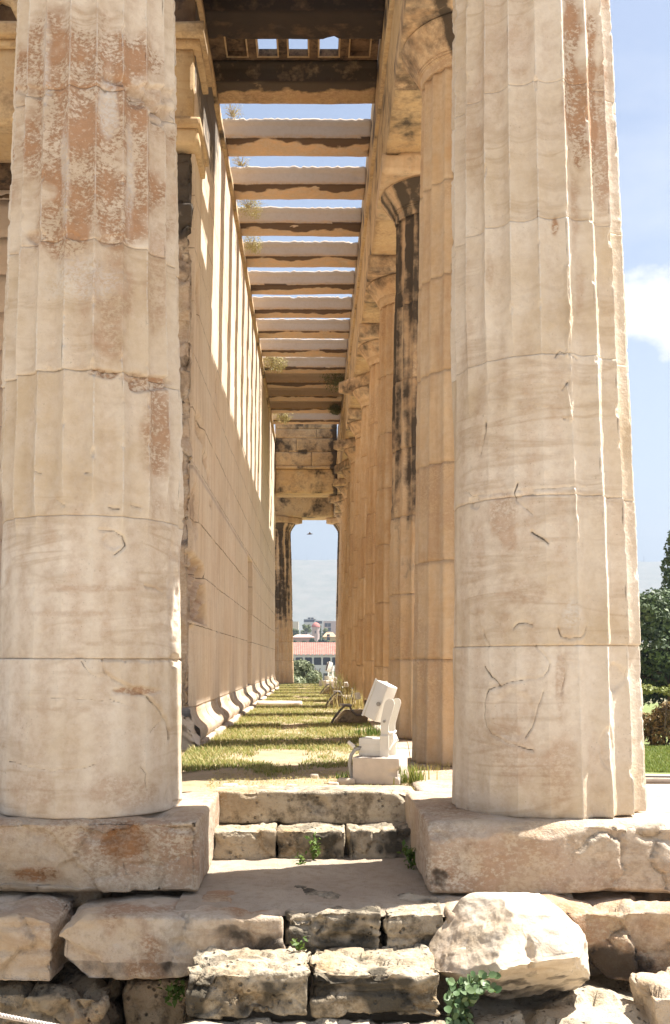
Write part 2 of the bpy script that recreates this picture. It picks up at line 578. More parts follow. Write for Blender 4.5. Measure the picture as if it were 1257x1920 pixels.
def make_column(name, label, group, pos, cuts, phase, seed, mat, erode, feats=None, crust=None, dense=False, patina=0.0, jv=None):
    """fluted Doric column: drums, echinus with necking rings, abacus"""
    root = thing(name, label, 'column', (pos[0], pos[1], 0), group)
    face = math.atan2(-pos[1], -pos[0])
    if dense:
        th = np.concatenate([np.linspace(face - 1.75, face + 1.75, 600), np.linspace(face + 1.80, face + 2 * math.pi - 1.80, 60)])
    else:
        th = face + np.linspace(0, 2 * math.pi, 221)[:-1]
    nth = len(th)
    for k, (za, zb) in enumerate(zip(cuts[:-1], cuts[1:])):
        if dense and za < 4.3:
            n = int((zb - za) / 0.0072)
        else:
            n = int((zb - za) / 0.03)
        zz = np.linspace(za + 0.0006, zb - 0.0006, n + 1)
        T, Z = np.meshgrid(th, zz)
        T, Z = T.ravel(), Z.ravel()
        R = shaft_R(Z)
        c, s = np.cos(T), np.sin(T)
        P0 = np.stack([R * c, R * s, Z], 1)
        nz = P0 + np.array((seed * 7.7, seed * 3.3, 0))
        # every drum sits a hair off its neighbour
        rs = np.random.RandomState(int(seed * 100) + k)
        off = rs.normal(size=2) * 0.0025
        f = ((T - phase) / FLUTE) % 1.0
        shape = 1 - (2 * f - 1) ** 2
        e = np.clip(erode(P0, T, Z) + 0.30 * fbm(nz * 1.7, 3), 0, 1)
        dep = 0.050 * R / R_BOT
        r = R - dep * (shape * (1 - e) + 0.60 * e)
        arris = 1 - sstep(shape, 0.0, 0.35)
        chip = np.clip(fbm(nz * np.array((5, 5, 7.0)) + 31, 3) - 0.26, 0, 1) * 0.06 + np.clip(fbm(nz * 26 + 3, 2), 0, 1) * 0.006
        r -= arris * chip * (1 - e)
        r += 0.0045 * fbm(nz * 2.2, 3) + 0.0022 * fbm(nz * 9, 3) + (0.0012 * fbm(nz * 34, 2) if dense else 0)
        # joint: a fine open line, with chipped lips
        dj = np.minimum(Z - za, zb - Z)
        if jv is None:
            jw = 0.6
        else:                                    # how open each joint of this column is
            jw = np.where(Z - za < zb - Z, jv[k], jv[k + 1])
        lip = np.clip(fbm(np.stack([c * 5, s * 5, Z * 0.8 + k * 9], 1) + seed, 3) - 0.26, 0, 1)
        r -= jw * (0.005 * np.exp(-(dj / 0.005) ** 2) + lip * 0.05 * np.exp(-(dj / 0.022) ** 2))
        at = np.zeros((len(T), 4))
        at[:, 3] = 1
        at[:, 0] = patina * np.clip(0.5 + fbm(nz * 1.3, 3) * 1.6, 0, 1)
        at[:, 1] = 0.34 * jw * np.exp(-(dj / 0.004) ** 2)
        # worn flutes keep a paler and a darker stripe
        if dense:
            band = np.clip(0.5 - 0.5 * np.cos(2 * math.pi * f + 1.2 * fbm(nz * 2.5, 2)) + 0.5 * fbm(nz * np.array((2, 2, 0.6)) + 8, 3), 0, 1)
            at[:, 0] = np.maximum(at[:, 0], 0.36 * band * sstep(e, 0.4, 0.75))
        # bare chipped arrises, dirt and painted shade along one side to sharpen the flutes
        edge = (1 - e) * np.clip(0.55 + 1.4 * fbm(nz * np.array((9, 9, 4.0)) + 60, 3), 0, 1)
        at[:, 2] = np.maximum(at[:, 2], 0.9 * edge * (1 - sstep(shape, 0.03, 0.16)))
        at[:, 1] = np.maximum(at[:, 1], (0.40 if dense else 0.30) * edge * np.exp(-((f - 0.955) / 0.022) ** 2))
        at[:, 0] = np.maximum(at[:, 0], 0.30 * (1 - e) * sstep(shape, 0.45, 0.9) * np.clip(0.5 + fbm(nz * np.array((3, 3, .7)), 3), 0, 1))  # patina deepened in the flute hollows, shade painted in for relief
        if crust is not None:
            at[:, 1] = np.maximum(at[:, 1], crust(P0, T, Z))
        if feats is not None and za < 4.3:
            W = np.stack([R * c + pos[0] + (-0.008 * Z if pos[0] > 0 else 0), R * s + pos[1], Z], 1)
            u, v = to_px(W)
            front = (np.cos(T - face) > 0.02)
            jit = 3.0 * fbm(nz * 14, 3)
            jit2 = 3.0 * fbm(nz * 14 + 40, 3)
            uu, vv = u + jit, v + jit2
            for ft in feats:
                kind = ft[0]
                if kind == 'crack':                  # polyline, width px, depth m, darkness
                    _, poly, wd, dm, dk = ft
                    d = pdist(uu, vv, poly)
                    g = np.exp(-(d / (wd * 0.68)) ** 2) * front * np.clip(1.0 + 0.7 * fbm(nz * 6 + 77, 2), 0.65, 1.2)
                    r -= dm * g
                    at[:, 1] = np.maximum(at[:, 1], min(1.12 * dk, 0.52) * g)
                elif kind == 'chip':                 # centre, radii px, depth, patina, pale
                    _, cx, cy, rx, ry, dm, pt, pa = ft
                    d = np.sqrt(((uu - cx) / rx) ** 2 + ((vv - cy) / ry) ** 2) + 0.22 * fbm(nz * 9 + 5, 3)
                    g = (1 - sstep(d, 0.72, 1.0)) * front
                    r -= dm * g * (1 + 0.5 * fbm(nz * 11, 3))
                    at[:, 0] = np.maximum(at[:, 0], pt * g)
                    at[:, 2] = np.maximum(at[:, 2], pa * g)
                elif kind == 'stain':                # centre, radii px, channel, amount
                    _, cx, cy, rx, ry, ch, am = ft
                    d = np.sqrt(((uu - cx) / rx) ** 2 + ((vv - cy) / ry) ** 2) + 0.55 * fbm(nz * 4 + 15, 4)
                    g = (1 - sstep(d, 0.45, 1.05)) * front
                    at[:, ch] = np.maximum(at[:, ch], am * g)
                elif kind == 'step':                 # polyline, offset m: one side stands proud
                    _, poly, dm = ft
                    xs = np.interp(vv, [p[1] for p in poly], [p[0] for p in poly])
                    inside = (vv > poly[0][1]) & (vv < poly[-1][1]) & front
                    r += dm * sstep(uu - xs, -2, 5) * inside
        V = np.stack([r * c + off[0], r * s + off[1], Z], 1)
        at[:, 0] = np.minimum(at[:, 0], 0.84)
        # turn the ends in so that the joint is dark, not open
        for zi, row in ((za, V[:nth]), (zb, V[-nth:])):
            pass
        ends_lo = V[:nth] * np.array((0.86, 0.86, 1.0))
        ends_hi = V[-nth:] * np.array((0.86, 0.86, 1.0))
        V = np.concatenate([ends_lo, V, ends_hi])
        at = np.concatenate([at[:nth], at, at[-nth:]])
        F = grid_faces(nth, n + 3, True)
        mesh('drum', V, F, mat, root, at)
    # echinus (lathe) with three rings, then the abacus slab
    prof = [(0.350, 5.2106), (0.398, 5.2110), (0.400, 5.25), (0.404, 5.275), (0.416, 5.278), (0.416, 5.288), (0.410, 5.291),
            (0.424, 5.294), (0.424, 5.304), (0.418, 5.307), (0.432, 5.310), (0.436, 5.322), (0.470, 5.375), (0.510, 5.430),
            (0.538, 5.470), (0.548, 5.492), (0.546, 5.505), (0.532, 5.5114), (0.3, 5.512)]
    na = 96
    tt = np.linspace(0, 2 * math.pi, na, endpoint=False)
    pr = np.array(prof)
    # refine
    pr2 = np.concatenate([np.stack([np.linspace(a[0], b[0], 3, endpoint=False), np.linspace(a[1], b[1], 3, endpoint=False)], 1) for a, b in zip(pr[:-1], pr[1:])] + [pr[-1:]])
    V = np.array([(a[0] * math.cos(q), a[0] * math.sin(q), a[1]) for a in pr2 for q in tt])
    rad = np.linalg.norm(V[:, :2], axis=1)[:, None]
    dv = fbm(V * 5 + seed * 9, 4)
    bite = np.clip(fbm(V * 2.6 + seed * 5 + 50, 3) - 0.30, 0, 1) * 0.22
    V[:, :2] *= 1 + (dv * 0.010 - bite)[:, None]
    at = np.zeros((len(V), 4))
    at[:, 0] = patina * 0.8
    if crust is not None:
        at[:, 1] = crust(V, np.arctan2(V[:, 1], V[:, 0]), V[:, 2])
    mesh('echinus', V, grid_faces(na, len(pr2), True), mat, root, at)
    V, F = rock((-0.57, -0.57, 5.5125), (0.57, 0.57, Z_ARCH - 0.002), 0.05, 0.010, 0.004, 5, seed + 3, dents=3)
    at = np.zeros((len(V), 4))
    if crust is not None:
        at[:, 1] = crust(V, np.arctan2(V[:, 1], V[:, 0]), V[:, 2])
    mesh('abacus', V, F, mat, root, at)
    return root


def ang_of(pos):
    return math.atan2(-pos[1], -pos[0])


# --- left column of the pair: second column of the front
posL = (XL, D0)
fL = ang_of(posL)


def erodeL(P, T, Z):
    return 0.02 + 0.90 * (1 - sstep(Z + 0.10 * np.sin(T * 5), 1.40, 1.66))


featL = [
    ('stain', 160, 230, 190, 300, 0, 1.0), ('stain', 120, 400, 90, 130, 0, 1.0), ('stain', 230, 370, 120, 120, 0, 0.9),
    ('stain', 210, 560, 60, 150, 0, 0.6), ('stain', 300, 820, 34, 170, 0, 0.75), ('stain', 70, 130, 30, 150, 0, 0.9),
    ('stain', 300, 520, 26, 220, 0, 0.55), ('stain', 160, 560, 30, 90, 0, 0.5),
    ('stain', 205, 190, 20, 80, 2, 0.9), ('stain', 80, 130, 14, 120, 2, 0.8), ('stain', 250, 330, 14, 120, 2, 0.7), ('stain', 120, 330, 12, 130, 2, 0.7),
    ('stain', 150, 520, 90, 60, 2, 0.6),
    ('crack', [(200, 138), (232, 146), (262, 168), (296, 190), (322, 222)], 9, 0.030, 0.0),
    ('chip', 285, 178, 52, 24, 0.026, 0.55, 0.0), ('chip', 312, 215, 22, 22, 0.024, 0.5, 0.0),
    ('crack', [(215, 146), (250, 172), (280, 196), (308, 230), (322, 262)], 4, 0.010, 0.30),
    ('chip', 290, 718, 50, 16, 0.024, 0.8, 0.0), ('chip', 250, 704, 30, 10, 0.012, 0.6, 0),
    ('chip', 195, 697, 32, 9, 0.010, 0.8, 0), ('chip', 60, 440, 22, 14, 0.014, 0.6, 0), ('chip', 132, 438, 20, 9, 0.010, 0.7, 0),
    ('chip', 215, 446, 34, 10, 0.010, 0.7, 0.0), ('chip', 60, 168, 40, 12, 0.012, 0.6, 0.0),
    ('crack', [(25, 720), (60, 780), (100, 845), (140, 910), (158, 962)], 1.6, 0.002, 0.24),
    ('crack', [(185, 990), (214, 993), (232, 1004), (238, 1022), (228, 1032), (214, 1040)], 3.2, 0.009, 0.5),
    ('chip', 214, 1012, 26, 18, 0.007, 0.2, 0),
    ('crack', [(62, 884), (70, 886)], 3, 0.008, 0.4), ('crack', [(100, 936), (116, 946)], 3, 0.008, 0.45),
    ('crack', [(158, 884), (170, 886)], 3, 0.008, 0.45), ('crack', [(205, 948), (225, 953)], 3.5, 0.009, 0.45), ('crack', [(255, 944), (270, 950)], 3.5, 0.009, 0.4),
    ('crack', [(195, 1238), (200, 1258), (214, 1272), (250, 1288), (284, 1308), (308, 1330), (322, 1356), (328, 1386)], 3.4, 0.014, 0.35),
    ('chip', 262, 1296, 46, 10, 0.012, 0.75, 0),
    ('crack', [(152, 1240), (166, 1258), (184, 1270), (200, 1268)], 2.2, 0.005, 0.4),
    ('crack', [(4, 1306), (90, 1308), (190, 1314), (240, 1320)], 1.7, 0.003, 0.34),
    ('crack', [(210, 1310), (236, 1322), (262, 1326)], 2.0, 0.004, 0.4),
    ('crack', [(10, 1428), (50, 1440), (100, 1447), (160, 1442), (186, 1434)], 2.0, 0.006, 0.4),
    ('crack', [(272, 1440), (284, 1452), (284, 1480)], 2.5, 0.006, 0.4), ('crack', [(292, 1374), (312, 1354)], 2, 0.006, 0.4),
    ('crack', [(275, 1098), (300, 1102), (312, 1110)], 2.4, 0.010, 0.3),
    ('stain', 190, 1103, 150, 9, 0, 0.5), ('stain', 120, 1150, 130, 7, 0, 0.45), ('stain', 230, 1206, 110, 6, 0, 0.4), ('stain', 110, 1330, 110, 8, 0, 0.45),
    ('stain', 200, 1180, 14, 60, 0, 0.4), ('stain', 60, 1400, 24, 90, 0, 0.35), ('stain', 130, 1420, 22, 90, 0, 0.35),
    ('stain', 220, 1490, 120, 40, 0, 0.55), ('stain', 60, 1480, 80, 40, 0, 0.5),
    ('step', [(190, 1240), (206, 1268), (284, 1308), (322, 1356), (334, 1420), (338, 1500)], 0.012),
    ('chip', 332, 1120, 12, 120, 0.016, 0, 0.2), ('chip', 336, 1240, 10, 14, 0.02, 0.1, 0),
]
make_column('marble_column', 'broad fluted front column left of the stone steps with brown patina on its upper drums', 'front columns flanking the steps',
            posL, [0.0, 0.763, 1.46, 2.18, 2.84, 3.63, 4.42, Z_NECK], fL, 1.0, MARBLE, erodeL, featL, dense=True, patina=0.05,
            jv=[0.5, 0.45, 0.35, 0.9, 0.7, 1.0, 0.5, 0.5])

# --- corner column
posR = (XR - 0.022, D0)
fR = ang_of(posR)


def erodeR(P, T, Z):
    a = (T - fR + math.pi) % (2 * math.pi) - math.pi        # + is to the right in the photo
    mid = 0.05 + 0.90 * (1 - sstep(Z + 0.12 * np.sin(T * 7), 1.9, 2.9))
    low = 1 - 0.35 * (1 - sstep(Z, 0.1, 0.5))
    side = sstep(a, 0.25, 0.50)
    return mid * low * (1 - side) + 0.03 * side


featR = [
    ('stain', 1076, 150, 24, 220, 0, 1.0), ('stain', 1092, 230, 16, 140, 0, 0.95), ('stain', 1118, 200, 14, 260, 0, 0.95), ('stain', 1138, 200, 14, 300, 0, 0.7),
    ('stain', 1045, 415, 12, 40, 0, 0.9), ('stain', 1085, 380, 16, 120, 0, 0.55), ('stain', 1095, 540, 14, 80, 0, 0.45),
    ('stain', 915, 120, 44, 150, 0, 0.42), ('stain', 975, 90, 34, 110, 0, 0.45), ('stain', 885, 270, 24, 140, 0, 0.4), ('stain', 1030, 80, 22, 90, 0, 0.3),
    ('stain', 940, 980, 48, 70, 0, 0.6), ('stain', 975, 1110, 80, 36, 0, 0.5), ('stain', 885, 1030, 16, 160, 0, 0.4),
    ('stain', 960, 1400, 80, 120, 0, 0.5), ('stain', 1050, 1440, 60, 90, 0, 0.55), ('stain', 1056, 1290, 12, 90, 0, 0.55), ('stain', 1130, 1440, 30, 90, 0, 0.35),
    ('stain', 870, 560, 12, 160, 0, 0.3), ('stain', 990, 1320, 40, 60, 0, 0.4),
    ('crack', [(860, 920), (870, 920), (878, 929), (900, 926), (960, 919), (1000, 916), (1060, 913), (1110, 914)], 2.2, 0.006, 0.34),
    ('crack', [(968, 906), (962, 922), (966, 938), (982, 950), (997, 961)], 3.0, 0.009, 0.48),
    ('chip', 880, 940, 12, 14, 0.012, 0.2, 0),
    ('crack', [(958, 1178), (968, 1169), (982, 1166), (998, 1172)], 2.8, 0.010, 0.5),
    ('crack', [(898, 1180), (904, 1198), (912, 1212)], 2.2, 0.006, 0.4),
    ('crack', [(1004, 1208), (1020, 1226), (1034, 1244), (1032, 1258), (1022, 1268), (1002, 1272), (960, 1276), (934, 1286)], 2.4, 0.007, 0.45),
    ('crack', [(902, 1248), (916, 1266), (934, 1284)], 2.6, 0.008, 0.5),
    ('crack', [(934, 1284), (914, 1292), (905, 1310), (903, 1345), (906, 1362), (918, 1378), (944, 1390), (970, 1398), (1000, 1408)], 2.6, 0.008, 0.45),
    ('crack', [(1022, 1298), (1014, 1318), (1006, 1340), (999, 1362), (985, 1384)], 2.6, 0.008, 0.45),
    ('chip', 958, 1336, 50, 52, 0.006, 0.1, 0.0),
    ('crack', [(1048, 1178), (1054, 1192), (1072, 1197), (1092, 1196), (1104, 1184), (1106, 1176)], 2.6, 0.010, 0.45),
    ('stain', 1076, 1150, 26, 36, 2, 0.6),
    ('crack', [(1064, 500), (1066, 560), (1068, 620), (1066, 664)], 3.5, -0.016, 0.0),
    ('crack', [(1044, 664), (1054, 655), (1072, 664), (1088, 668)], 3.0, 0.010, 0.45),
    ('crack', [(1066, 720), (1072, 760), (1074, 786)], 4.5, -0.016, 0.0), ('crack', [(1058, 728), (1070, 714)], 3, 0.010, 0.45), ('crack', [(1062, 782), (1078, 788)], 2.6, 0.008, 0.35),
    ('crack', [(1080, 920), (1082, 960), (1086, 1010)], 5, -0.014, 0.0), ('crack', [(1086, 980), (1090, 1030), (1086, 1050)], 6, 0.006, 0.0),
    ('crack', [(904, 790), (898, 830), (894, 850)], 4, 0.008, 0.4), ('crack', [(996, 996), (1012, 1006), (1028, 1018)], 3.4, 0.012, 0.5),
    ('crack', [(864, 740), (900, 720), (940, 708), (968, 704)], 2.0, 0.003, 0.25), ('crack', [(980, 755), (1040, 762), (1100, 770)], 2.0, 0.002, 0.14),
    ('crack', [(845, 1394), (890, 1396), (940, 1398)], 1.6, 0.003, 0.2), ('crack', [(1062, 1228), (1066, 1260), (1058, 1300)], 3.0, 0.006, 0.3),
    ('stain', 915, 500, 7, 50, 0, 0.5),
    ('chip', 1168, 1270, 16, 30, 0.014, 0, 0), ('chip', 1150, 1400, 16, 50, 0.008, 0.2, 0.0),
]
make_column('marble_column', 'corner column right of the stone steps with sunlit sharp flutes along its right edge', 'front columns flanking the steps',
            posR, [0.0, 0.827, 1.56, 2.26, 2.95, 3.66, 4.42, Z_NECK], fR + math.radians(2.5), 2.0, MARBLE, erodeR, featR, dense=True, patina=0.05,
            jv=[0.5, 0.6, 0.7, 0.15, 0.25, 0.08, 0.3, 0.5]).rotation_euler = (0, -0.0080, 0)

# --- the right colonnade, going back
G_FL = 'columns of the colonnade on the right'
ORD = ['second', 'third', 'fourth', 'fifth', 'sixth', 'seventh', 'eighth', 'ninth', 'tenth', 'eleventh', 'twelfth', 'last']


def crust3_far_shade(P, T, Z):
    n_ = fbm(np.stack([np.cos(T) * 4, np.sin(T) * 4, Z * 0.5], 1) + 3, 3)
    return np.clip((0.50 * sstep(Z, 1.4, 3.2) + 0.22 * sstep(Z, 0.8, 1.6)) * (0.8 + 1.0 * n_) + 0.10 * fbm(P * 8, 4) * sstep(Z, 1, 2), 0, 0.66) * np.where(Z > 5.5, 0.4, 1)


def crust2(P, T, Z):
    a = (T - math.radians(-118) + math.pi) % (2 * math.pi) - math.pi
    return 0.62 * np.exp(-(a / 0.11) ** 2) * sstep(Z, 2.75, 2.85) * (1 - sstep(Z, 3.6, 4.1)) + 0.5 * np.exp(-(a / 0.06) ** 2) * sstep(Z, 3.5, 4) + 0.42 * sstep(Z, 5.2, 5.4)


def crust_cap(P, T, Z):
    return 0.42 * sstep(Z, 5.2, 5.45)


flank = []
for i, y in enumerate(Y_FLANK[1:]):
    if i < 4:
        cr = (crust2, crust3_far_shade, crust_cap, crust_cap)[i]
        lab = ('tall column right behind the floodlight, second in the right-hand row',
               'soot-blackened column, third in the right-hand row',
               'honey-brown column, fourth in the right-hand row, just past the soot-blackened one',
               'honey-brown column, fifth in the right-hand row')[i]
        dr = np.array([0, .74, 1.47, 2.2, 2.9, 3.6, 4.35]) + np.random.RandomState(i).uniform(-.06, .06, 7) * (np.arange(7) > 0)
        o = make_column('marble_column', lab, G_FL, (XR, y), list(dr) + [Z_NECK], ang_of((XR, y)) + 0.1, 5.0 + i, HONEY,
                        (lambda P, T, Z: 0.18 + 0 * Z), None, cr, patina=0.25)
    else:
        src = flank[2 + (i % 2)] if i < 11 else flank[1]  # the last copies the sooty column, its dark colour standing in for backlit shade
        o = src.copy()
        col.objects.link(o)
        o.location = (XR, y, 0)
        o.rotation_euler = (0, 0, FLUTE * (3 * i % 20))
        lab = 'honey-brown column, %s in the right-hand row counted from the corner' % ORD[i]
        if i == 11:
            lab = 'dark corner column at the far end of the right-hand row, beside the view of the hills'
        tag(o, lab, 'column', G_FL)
        for ch in list(src.children):
            c_ = ch.copy()
            col.objects.link(c_)
            c_.parent = o
    flank.append(o)
# the east front's second column, seen in the gap at the end
src = flank[1]  # sooty copy again: backlit shade put into the colour by its crust
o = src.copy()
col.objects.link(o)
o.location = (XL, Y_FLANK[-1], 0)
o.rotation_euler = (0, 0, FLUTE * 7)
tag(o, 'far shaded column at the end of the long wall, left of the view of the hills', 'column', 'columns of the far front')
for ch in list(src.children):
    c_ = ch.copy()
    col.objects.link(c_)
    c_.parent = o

# ------------------------------------------------------------------ entablature over the right colonnade
Z_FR, Z_TOP, Z_CR = 6.548, 7.35, 7.79
XI, XO = 0.71, 1.72
ent = thing('entablature', 'long stone entablature running back over the right-hand row of columns', 'entablature', (0, 0, 0))
ys = [D0 - 0.52] + [(a) for a in Y_FLANK[1:-1]] + [Y_FLANK[-1] + 0.52]


def crust_box(V, amt, lo=-1e9, hi=1e9, freq=1.6, seed=0.0, axis=2):
    at = np.zeros((len(V), 4))
    at[:, 3] = 1
    m = sstep(V[:, axis], lo - 0.02, lo + 0.02) * (1 - sstep(V[:, axis], hi - 0.02, hi + 0.02))
    at[:, 1] = amt * m * np.clip(0.55 + 1.6 * fbm(V * freq + seed, 4), 0, 1.3)
    return at


for k, (a, b) in enumerate(zip(ys[:-1], ys[1:])):
    rs_ = 0.06 if a < 14 else 0.12
    V, F = rock((XI, a + 0.002, Z_ARCH), (1.222, b - 0.002, Z_FR - 0.001), rs_, 0.010, 0.005, 4, 20 + k, dents=2)
    mesh('architrave', V, F, ARCHI, ent, crust_box(V, 0.44, seed=k))
    V, F = rock((1.226, a + 0.002, Z_ARCH), (XO, b - 0.002, Z_FR - 0.001), 0.14, 0.010, 0.005, 4, 40 + k)
    mesh('architrave', V, F, ARCHI, ent)
    V, F = rock((XI - 0.035, a + 0.3, Z_FR), (XO + 0.03, b + 0.3 - 0.003, Z_FR + 0.09), 0.10, 0.012, 0.005, 4, 50 + k)
    mesh('taenia', V, F, ARCHI, ent, crust_box(V, 0.34, seed=k))
    V, F = rock((XI + 0.01, a + 0.6, Z_FR + 0.0905), (XO, b + 0.6 - 0.003, Z_TOP), 0.10, 0.010, 0.005, 4, 60 + k)
    mesh('frieze_backing', V, F, ARCHI, ent, crust_box(V, 0.5, seed=k))
    V, F = rock((XI + 0.03, a + 0.1, Z_TOP + 0.001), (1.9, b + 0.1 - 0.004, Z_CR), 0.10, 0.02, 0.012, 4, 80 + k, dents=3)
    mesh('cornice_backing', V, F, ARCHI, ent, crust_box(V, 0.35, seed=k + 2))
V, F = rock((1.902, D0 - 0.9, Z_TOP + 0.1), (2.12, Y_FLANK[-1] + 0.9, Z_CR - 0.05), (0.1, 0.4, 0.1), 0.02, 0.01, 3, 99)
mesh('cornice', V, F, ARCHI, ent)

# front (near) entablature, over the two near columns: above the picture, it shades what is below
ent2 = thing('entablature', 'front entablature above the two near columns, mostly above the view', 'entablature', (0, 0, 0))
for k, (a, b) in enumerate(((-6.6, -3.76), (-3.76, XL), (XL, 0.70))):
    V, F = rock((a, D0 - 0.48, Z_ARCH), (b - 0.003, D0 + 0.48, Z_FR), 0.2, 0.01, 0.005, 4, 120 + k)
    mesh('architrave', V, F, ARCHI, ent2)
V, F = rock((-6.6, D0 - 0.47, Z_FR + 0.002), (0.67, D0 + 0.47, Z_TOP), 0.25, 0.01, 0.005, 4, 125)
mesh('frieze', V, F, ARCHI, ent2)
V, F = rock((-6.6, D0 - 0.95, Z_TOP + 0.002), (0.72, D0 + 0.55, Z_CR), 0.25, 0.02, 0.005, 4, 126)
mesh('cornice', V, F, ARCHI, ent2)

# ------------------------------------------------------------------ cella wall on the left
XW = -1.15
YA, YE = 9.90, 31.25            # near and far end
DOOR = (18.3, 19.6, 2.62)
wall = thing('cella_wall', 'long marble block wall on the left striped by sun and shade, with a narrow doorway', 'wall', (0, 0, 0))
yy = np.unique(np.concatenate([np.arange(YA, 13.0, 0.025), np.arange(13.0, YE, 0.09), [YE, DOOR[0] - 0.004, DOOR[0], DOOR[1], DOOR[1] + 0.004]]))
zz = np.unique(np.concatenate([np.arange(0.31, 2.2, 0.016), np.arange(2.2, Z_TOP, 0.06), [Z_TOP, DOOR[2], DOOR[2] + 0.004]]))
Y, Z = np.meshgrid(yy, zz)
Y, Z = Y.ravel(), Z.ravel()
P = np.stack([np.zeros_like(Y), Y, Z], 1)
X = XW + 0.006 * fbm(P * 1.1, 3) + 0.004 * fbm(P * np.array((1, 7, 2.5)), 3)
# uneven courses: each block a few mm in or out
row = np.floor((Z - 0.07) / 0.52)
row = np.where(Z < 1.11, 0, row)
cb = np.floor((Y + 0.615 * (row % 2)) / 1.23)
X += 0.004 * np.sin(cb * 12.9 + row * 78.2)
X += np.where((cb * 31 + row * 17) % 11 == 3, -0.010, 0)
at = np.zeros((len(Y), 4))
at[:, 3] = 1
# the broken patch near the corner: slanting tool grooves
lowb = 1.13
inn = sstep(Z, lowb, lowb + 0.03) * (1 - sstep(Z - (1.80 - 0.03 * (Y - 9.4)), -0.05, 0.02)) * (1 - sstep(Y - (11.35 - 0.55 * (Z - 1.1)), -0.08, 0.03))
gro = np.abs(np.sin((Z - 0.37 * (Y - 9.4)) * 13 + 0.9 * fbm(P * 3, 2)))
X -= inn * (0.03 + 0.17 * gro ** 0.8 + 0.03 * fbm(P * 9, 3))
at[:, 0] = np.maximum(at[:, 0], inn * np.clip(0.5 + 0.7 * fbm(P * 4, 3), 0, 1))
# worn lower corner block and small damage above
X -= 0.08 * (1 - sstep(Y - YA - 0.10 * fbm(P * 3, 3), 0.0, 0.35)) * (1 - sstep(Z, 1.05, 1.12))
for (cy, cz, ry, rz, dp) in ((10.55, 3.10, .5, .12, .06), (11.0, 2.9, .3, .10, .05), (11.4, 2.78, .25, .08, .04), (11.6, 2.5, .2, .05, .02),
                             (10.2, 4.4, .2, .3, .05), (12.2, 4.0, .15, .12, .03), (14.0, 2.9, .3, .05, .02), (15.5, 3.3, .1, .1, .03),
                             (10.15, 2.2, .35, .3, .05), (17.0, 2.0, .1, .3, .02), (28.0, 4.4, .5, .12, .08), (27, 1.6, .25, .9, .03)):
    g = 1 - sstep(np.sqrt(((Y - cy) / ry) ** 2 + ((Z - cz) / rz) ** 2) + 0.3 * fbm(P * 5, 3), 0.6, 1)
    X -= dp * g
    at[:, 0] = np.maximum(at[:, 0], 0.6 * g)
    at[:, 1] = np.maximum(at[:, 1], 0.32 * g)
at[:, 1] = np.maximum(at[:, 1], 0.85 * np.clip((Z - 5.9) / 0.9 + 0.35 * fbm(P * np.array((1, 1.5, .5)), 4), 0, 1) * (1 - sstep(Y, 11.6, 13.2)))
at[:, 1] = np.maximum(at[:, 1], 0.40 * np.exp(-((Y - 27.6) / .3) ** 2) * sstep(fbm(P * 3 + 4, 3), 0, .3) * (Z < 2.5))
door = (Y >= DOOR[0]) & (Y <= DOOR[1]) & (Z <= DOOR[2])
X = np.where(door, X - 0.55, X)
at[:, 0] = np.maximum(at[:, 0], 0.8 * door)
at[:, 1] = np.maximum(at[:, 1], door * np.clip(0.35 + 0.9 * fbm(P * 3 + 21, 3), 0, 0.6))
V = np.stack([X, Y, Z], 1)
nY, nZ = len(yy), len(zz)
# body behind the face
Vb = V.copy()
Vb[:, 0] = XW - 0.8
A = np.arange(nY * nZ).reshape(nZ, nY)
Fs = [grid_faces(nY, nZ)[:, ::1]]
B = A + nY * nZ
rim = []
for lo_, hi_ in ((A[0], B[0]), (A[-1][::-1], B[-1][::-1]), (A[:, -1], B[:, -1]), (A[::-1, 0], B[::-1, 0])):
    rim.append(np.stack([lo_[:-1], hi_[:-1], hi_[1:], lo_[1:]], 1))
back = np.array([[B[0, 0], B[-1, 0], B[-1, -1], B[0, -1]]])
mesh('wall_face', np.concatenate([V, Vb]), Fs + rim + [back], WALL, wall, np.concatenate([at, at * 0]))

# base moulding and plinth
prof = [(-0.02, 0.312), (0.004, 0.30), (0.006, 0.27), (0.016, 0.235), (0.034, 0.20), (0.058, 0.172), (0.085, 0.15), (0.108, 0.125),
        (0.120, 0.095), (0.118, 0.062), (0.105, 0.035), (0.102, 0.022), (0.06, 0.02)]
pr = np.array(prof)
for k, (a, b) in enumerate(zip(np.arange(YA - 0.12, YE, 1.37), np.arange(YA - 0.12, YE, 1.37) + 1.365)):
    yb = np.linspace(a, min(b, YE + 0.1), 24)
    Yg, K = np.meshgrid(yb, np.arange(len(pr)))
    Vx = np.stack([XW + pr[K.ravel(), 0], Yg.ravel(), pr[K.ravel(), 1]], 1)
    nn = fbm(Vx * 5 + k * 3, 4)
    bt = np.clip(fbm(Vx * 2.9 + 70 + k, 3) - 0.08, 0, 1)
    Vx[:, 0] += 0.008 * nn - 0.16 * bt * (pr[K.ravel(), 0] > 0.03)
    Vx[:, 2] += 0.004 * nn
    mesh('base_moulding', Vx, grid_faces(24, len(pr)), MARBLE_STEP, wall)
    V, F = rock((XW - 0.3, a + 0.01 * (k % 3), -0.20), (XW + 0.135 + 0.02 * ((k * 7) % 3), min(b, YE) - 0.012, 0.018), 0.05, 0.03, 0.012, 5, 140 + k, dents=3)
    mesh('plinth', V, F, MARBLE_STEP, wall)
